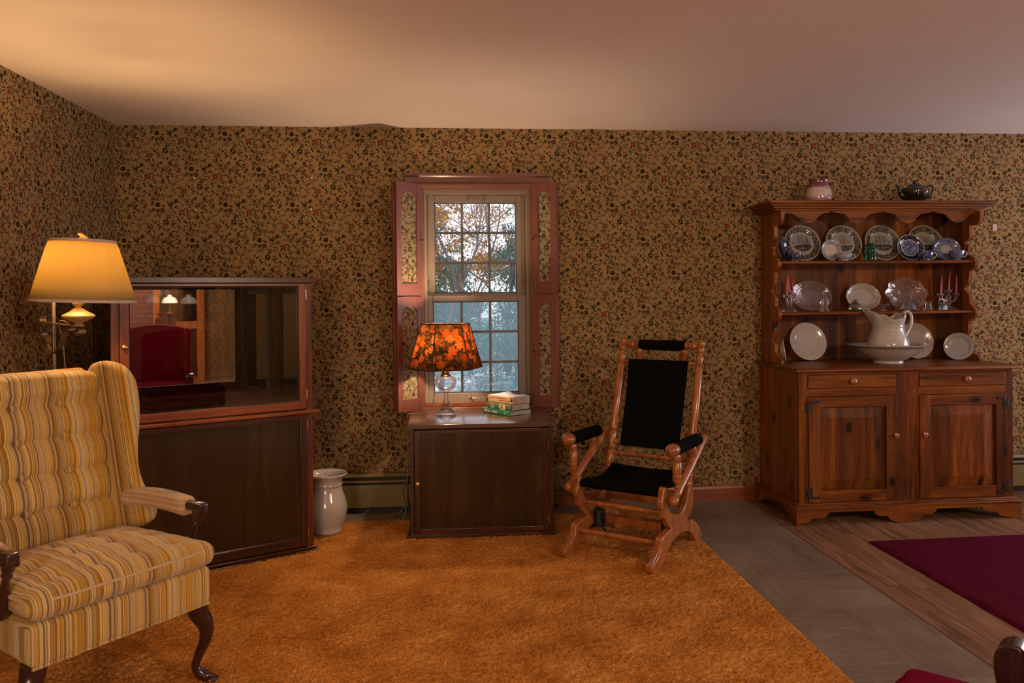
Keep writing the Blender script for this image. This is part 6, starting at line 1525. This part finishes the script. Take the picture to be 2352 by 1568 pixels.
M_aut = leafmat('autumn_leaves', [(.24,.07,.02),(.34,.12,.035),(.42,.20,.05),(.20,.09,.05),(.48,.30,.08)])
M_yel = leafmat('yellow_leaves', [(.42,.28,.06),(.34,.24,.06),(.28,.20,.08)])
M_ever = leafmat('evergreen_needles', [(.03,.11,.085),(.045,.15,.12),(.065,.19,.16),(.11,.22,.19)])
M_bark = plain('grey_bark', (.10,.075,.07), rough=.9, noise=.3)
def leaf_cloud(rnd, blobs, count, size, flat=1.0, drop=0):
    m = MB()
    tot = sum(b[3]**2 for b in blobs)
    for (x,y,z,r) in blobs:
        for _ in range(int(count*r*r/tot)):
            while True:
                p = Vector((rnd.uniform(-1,1),rnd.uniform(-1,1),rnd.uniform(-1,1)))
                if p.length < 1: break
            p = Vector((x,y,z)) + Vector((p.x*r, p.y*r*.8, p.z*r*flat))
            s = size*rnd.uniform(.6,1.3); a = Vector((rnd.gauss(0,1),rnd.gauss(0,1),rnd.gauss(0,.6))).normalized(); b = a.orthogonal().normalized()
            q = Matrix.Rotation(rnd.random()*6.3,3,a) @ b; c = a
            m.add([p-q*s, p+c*s*.5, p+q*s, p-c*s*.5], [(0,1,2,3)])
    return m
def branch(rnd, m, p, d, ln, r, depth, tips):
    pts = [p]; q = p.copy(); dd = d.copy()
    for i in range(5):
        dd = (dd+Vector((rnd.gauss(0,.13),rnd.gauss(0,.13),rnd.gauss(0,.08)))).normalized(); q = q+dd*ln/5; pts.append(q.copy())
    m.tube(pts, [r*(1-.11*i) for i in range(6)], 5 if depth < 2 else 7, caps=False)
    if depth == 0: tips.append(q); return
    for k in range(rnd.choice((2,3,3))):
        j = rnd.randint(2,5); nd = (dd+Vector((rnd.gauss(0,.55),rnd.gauss(0,.45),rnd.gauss(.05,.35)))).normalized()
        branch(rnd, m, pts[j], nd, ln*.72, r*.55, depth-1, tips)
def tree(seed, loc, h, label, mat, n, size, spread=1.0, name='autumn_tree', low=.25):
    rnd = random.Random(seed); t = thing(name, label, 'tree', loc, 0, None); m = MB(); tips = []
    branch(rnd, m, Vector((0,0,-.2)), Vector((rnd.uniform(-.1,.1),0,1)), h*.42, .038*h/5, 5, tips)
    m.build('trunk', M_bark, t, smooth=80)
    blobs = [(q.x*spread,q.y*spread,q.z,rnd.uniform(.18,.38)) for q in tips if q.z > h*low]
    leaf_cloud(rnd, blobs, n, size).build('foliage', mat, t, smooth=0); return t
def conifer(seed, loc, h, r, label, n=26000, size=.022):
    rnd = random.Random(seed); t = thing('evergreen_tree', label, 'tree', loc, 0, None)
    MB().tube([(0,0,-.3),(0,0,h*.95)], [.12,.02], 8).build('trunk', M_bark, t)
    blobs = []
    for i in range(60):
        z = h*(.06+.9*i/60); rr = r*(1-z/h)+.08
        a = rnd.random()*6.3; d = rr*rnd.uniform(.3,1.0); blobs.append((d*cos(a), d*sin(a), z, rr*.42+.08))
    leaf_cloud(rnd, blobs, n, size, .6).build('foliage', M_ever, t, smooth=0); return t
GZ = -.45
def ground_mat():
    m, nt, p = nmat('autumn_lawn'); v, _ = objco(nt); n = N(nt, 'ShaderNodeTexNoise', i_Scale=2.5, i_Detail=6.0, i_Roughness=.7); L(nt, v, n.inputs['Vector'])
    r = ramp(nt, [(.38,(.10,.17,.17)),(.47,(.26,.30,.30)),(.55,(.50,.38,.26)),(.62,(.70,.74,.78))]); L(nt, n.outputs[0], r.inputs[0]); L(nt, r.outputs[0], p.inputs['Base Color']); p.inputs['Roughness'].default_value = .9; return m
g = MB(); P = [[(-22+44*i/30, .6+40*j/30, GZ + (.035*(j/30*40)) + .15*sin(i*.7)*sin(j*.5)*(j/30)) for j in range(31)] for i in range(31)]; g.grid(P); o = g.build('lawn', ground_mat(), smooth=180)
tag(o, 'pale autumn lawn outside the window', 'lawn'); o['kind'] = 'structure'
tree(4, (2.0, 7.6, GZ), 6.4, 'rust-leaved tree seen through the upper left panes of the window', M_aut, 26000, .019, 1.0)
tree(9, (3.3, 9.5, GZ), 7.2, 'bare-branched tree with few yellow leaves seen through the upper right panes', M_yel, 9000, .019, 1.1)
tree(21, (1.2, 12.0, GZ), 7.4, 'brown-leaved tree far behind the window, left of the evergreens', M_aut, 26000, .027, 1.15)
tree(33, (3.0, 14.5, GZ), 5.0, 'low russet tree behind the evergreen, seen at mid height of the window', M_aut, 26000, .030, 1.2, low=.1)
conifer(5, (3.35, 8.2, GZ), 3.4, 1.05, 'bluish green evergreen tree behind the right side of the window')
conifer(6, (2.45, 11.5, GZ), 2.6, 1.15, 'low spreading evergreen behind the lower middle panes of the window', 15000)
conifer(8, (1.5, 9.5, GZ), 2.2, .8, 'small evergreen behind the lower left panes of the window', 9000)
conifer(12, (4.6, 13.5, GZ), 4.2, 1.5, 'tall evergreen farther back at the right edge of the window view', 12000, .045)
tree(44, (-.5, 20.0, GZ), 8.5, 'russet tree on the far left of the garden, behind all the others', M_aut, 24000, .05, 1.3, low=.05)
tree(51, (4.4, 21.0, GZ), 8.0, 'russet tree at the far end of the garden, right of the centre', M_aut, 24000, .05, 1.3, low=.05)
conifer(61, (1.9, 19.0, GZ), 4.6, 2.0, 'broad dark evergreen at the far end of the garden', 16000, .06)
# ================================================================ far side of the room (seen only in the cabinet mirror)
def brick():
    m, nt, p = nmat('red_brick'); t = N(nt, 'ShaderNodeTexCoord'); mp = N(nt, 'ShaderNodeMapping'); mp.inputs['Rotation'].default_value = (pi/2,0,0); L(nt, t.outputs['Object'], mp.inputs['Vector'])
    b = N(nt, 'ShaderNodeTexBrick', i_Scale=1.0, i_Mortar_Size=.006, i_Brick_Width=.215, i_Row_Height=.075); L(nt, mp.outputs[0], b.inputs['Vector'])
    b.inputs['Color1'].default_value = (.12,.035,.022,1); b.inputs['Color2'].default_value = (.085,.028,.02,1); b.inputs['Mortar'].default_value = (.03,.02,.018,1)
    L(nt, b.outputs[0], p.inputs['Base Color']); p.inputs['Roughness'].default_value = .85; return m
m = MB(); m.box(4.2,5.74,Y0,Y0+.45,0,H); m.f = m.f; o = m.build('brick_chimney', brick(), smooth=0); tag(o, 'red brick chimney breast reflected at the left of the cabinet mirror', 'chimney')
cb = thing('corner_cupboard', 'pale wooden cupboard with glazed doors reflected in the cabinet mirror', 'cupboard', (6.35, Y0+.22, 0))
m = MB(); m.box(5.76,5.88,Y0+.002,Y0+.42,0,2.2); m.box(6.60,6.74,Y0+.002,Y0+.42,0,2.2); m.build('side', M_oak, cb, world=True, smooth=0)
m = MB(); m.box(5.88,6.60,Y0+.002,Y0+.42,2.08,2.2); m.box(5.88,6.60,Y0+.002,Y0+.42,.86,.98); m.box(5.88,6.60,Y0+.002,Y0+.42,.0,.1); m.build('rail', M_oak, cb, world=True, smooth=0)
m = MB(); m.box(5.88,6.60,Y0+.002,Y0+.02,.0,2.1); m.build('cupboard_back', plain('cupboard_lining', (.25,.20,.14)), cb, world=True, smooth=0)
m = MB(); m.box(5.88,6.60,Y0+.02,Y0+.36,1.34,1.36); m.box(5.88,6.60,Y0+.02,Y0+.36,1.66,1.68); m.build('shelf', M_oak, cb, world=True, smooth=0)
m = MB(); m.box(5.88,5.90,Y0+.38,Y0+.42,.1,.86); m.box(6.22,6.26,Y0+.38,Y0+.42,.1,.86); m.box(5.90,6.60,Y0+.39,Y0+.40,.1,.86); m.build('lower_door', M_dk, cb, world=True, smooth=0)
MB().box(5.88,6.6,Y0+.400,Y0+.404,.98,2.08).build('glass_door', M_pane, cb, world=True, smooth=0)
for x in (6.05,6.22,6.40): 
    o = MB().lathe([(0,0),(.03,0),(.05,.05),(.03,.1),(.02,.14),(0,.14)], 20).build('white_jug', M_white); o.location = (x, Y0+.2, 1.361); tag(o, {6.05:'white jug reflected from the cupboard shelf, nearest the brick chimney',6.22:'white jug reflected from the middle of the cupboard shelf',6.40:'white jug reflected from the far end of the cupboard shelf'}[x], 'jug', 'white jugs in the reflected cupboard')
mt = thing('mantel_lamp', 'lamp with white glass globe reflected above the burgundy chair', 'lamp', (5.86, Y0+.66, 1.12))
M_milk = plain('milk_glass', (.85,.82,.76), rough=.15, coat=.4, noise=.02)
MB().lathe([(0,0),(.05,0),(.05,.01),(.015,.03),(.015,.14),(.03,.16)], 24).build('lamp_stem', M_brass, mt)
MB().lathe([(.115,.150),(.112,.18),(.09,.22),(.05,.245),(.03,.25),(.028,.275),(.02,.275)], 32, caps=False).build('glass_shade', M_milk, mt)
tb = thing('side_table', 'small dark table carrying the white-shaded lamp by the brick chimney', 'table', (5.86, Y0+.66, 0))
MB().lathe([(0,1.09),(.17,1.09),(.175,1.10),(.175,1.115),(.17,1.119),(0,1.119)], 32).build('tabletop', M_dk, tb)
MB().lathe([(.025,.03),(.03,.3),(.018,.6),(.022,1.09)], 16).build('pedestal', M_dk, tb)
MB().lathe([(0,0),(.14,0),(.14,.015),(.03,.03),(0,.03)], 24).build('foot', M_dk, tb)

# added lamp behind the camera, put in to brighten the far half
cl = thing('added_ceiling_lamp', 'added round white glass lamp, unseen fill light for the far half of the room', 'ceiling lamp', (5.0, -5.5, H))
MB().lathe([(0,-.002),(.16,-.002),(.165,-.02),(.15,-.035),(0,-.035)], 32).build('rim', M_brass, cl)
_g = shade_mat('opal_glass', ((.8,.75,.68),(.85,.8,.72)), .6, (5,5,5))
MB().lathe([(.145,-.036),(.140,-.07),(.10,-.105),(.05,-.12),(0,-.125)], 32).build('opal_bowl', _g, cl)
_l = bpy.data.lights.new('added_ceiling_fill', 'POINT'); _l.energy = 105; _l.color = (1,.80,.62); _l.shadow_soft_size = .12
_o = bpy.data.objects.new('added_ceiling_fill', _l); COL.objects.link(_o); _o.parent = cl; _o.location = (0,0,-.16)
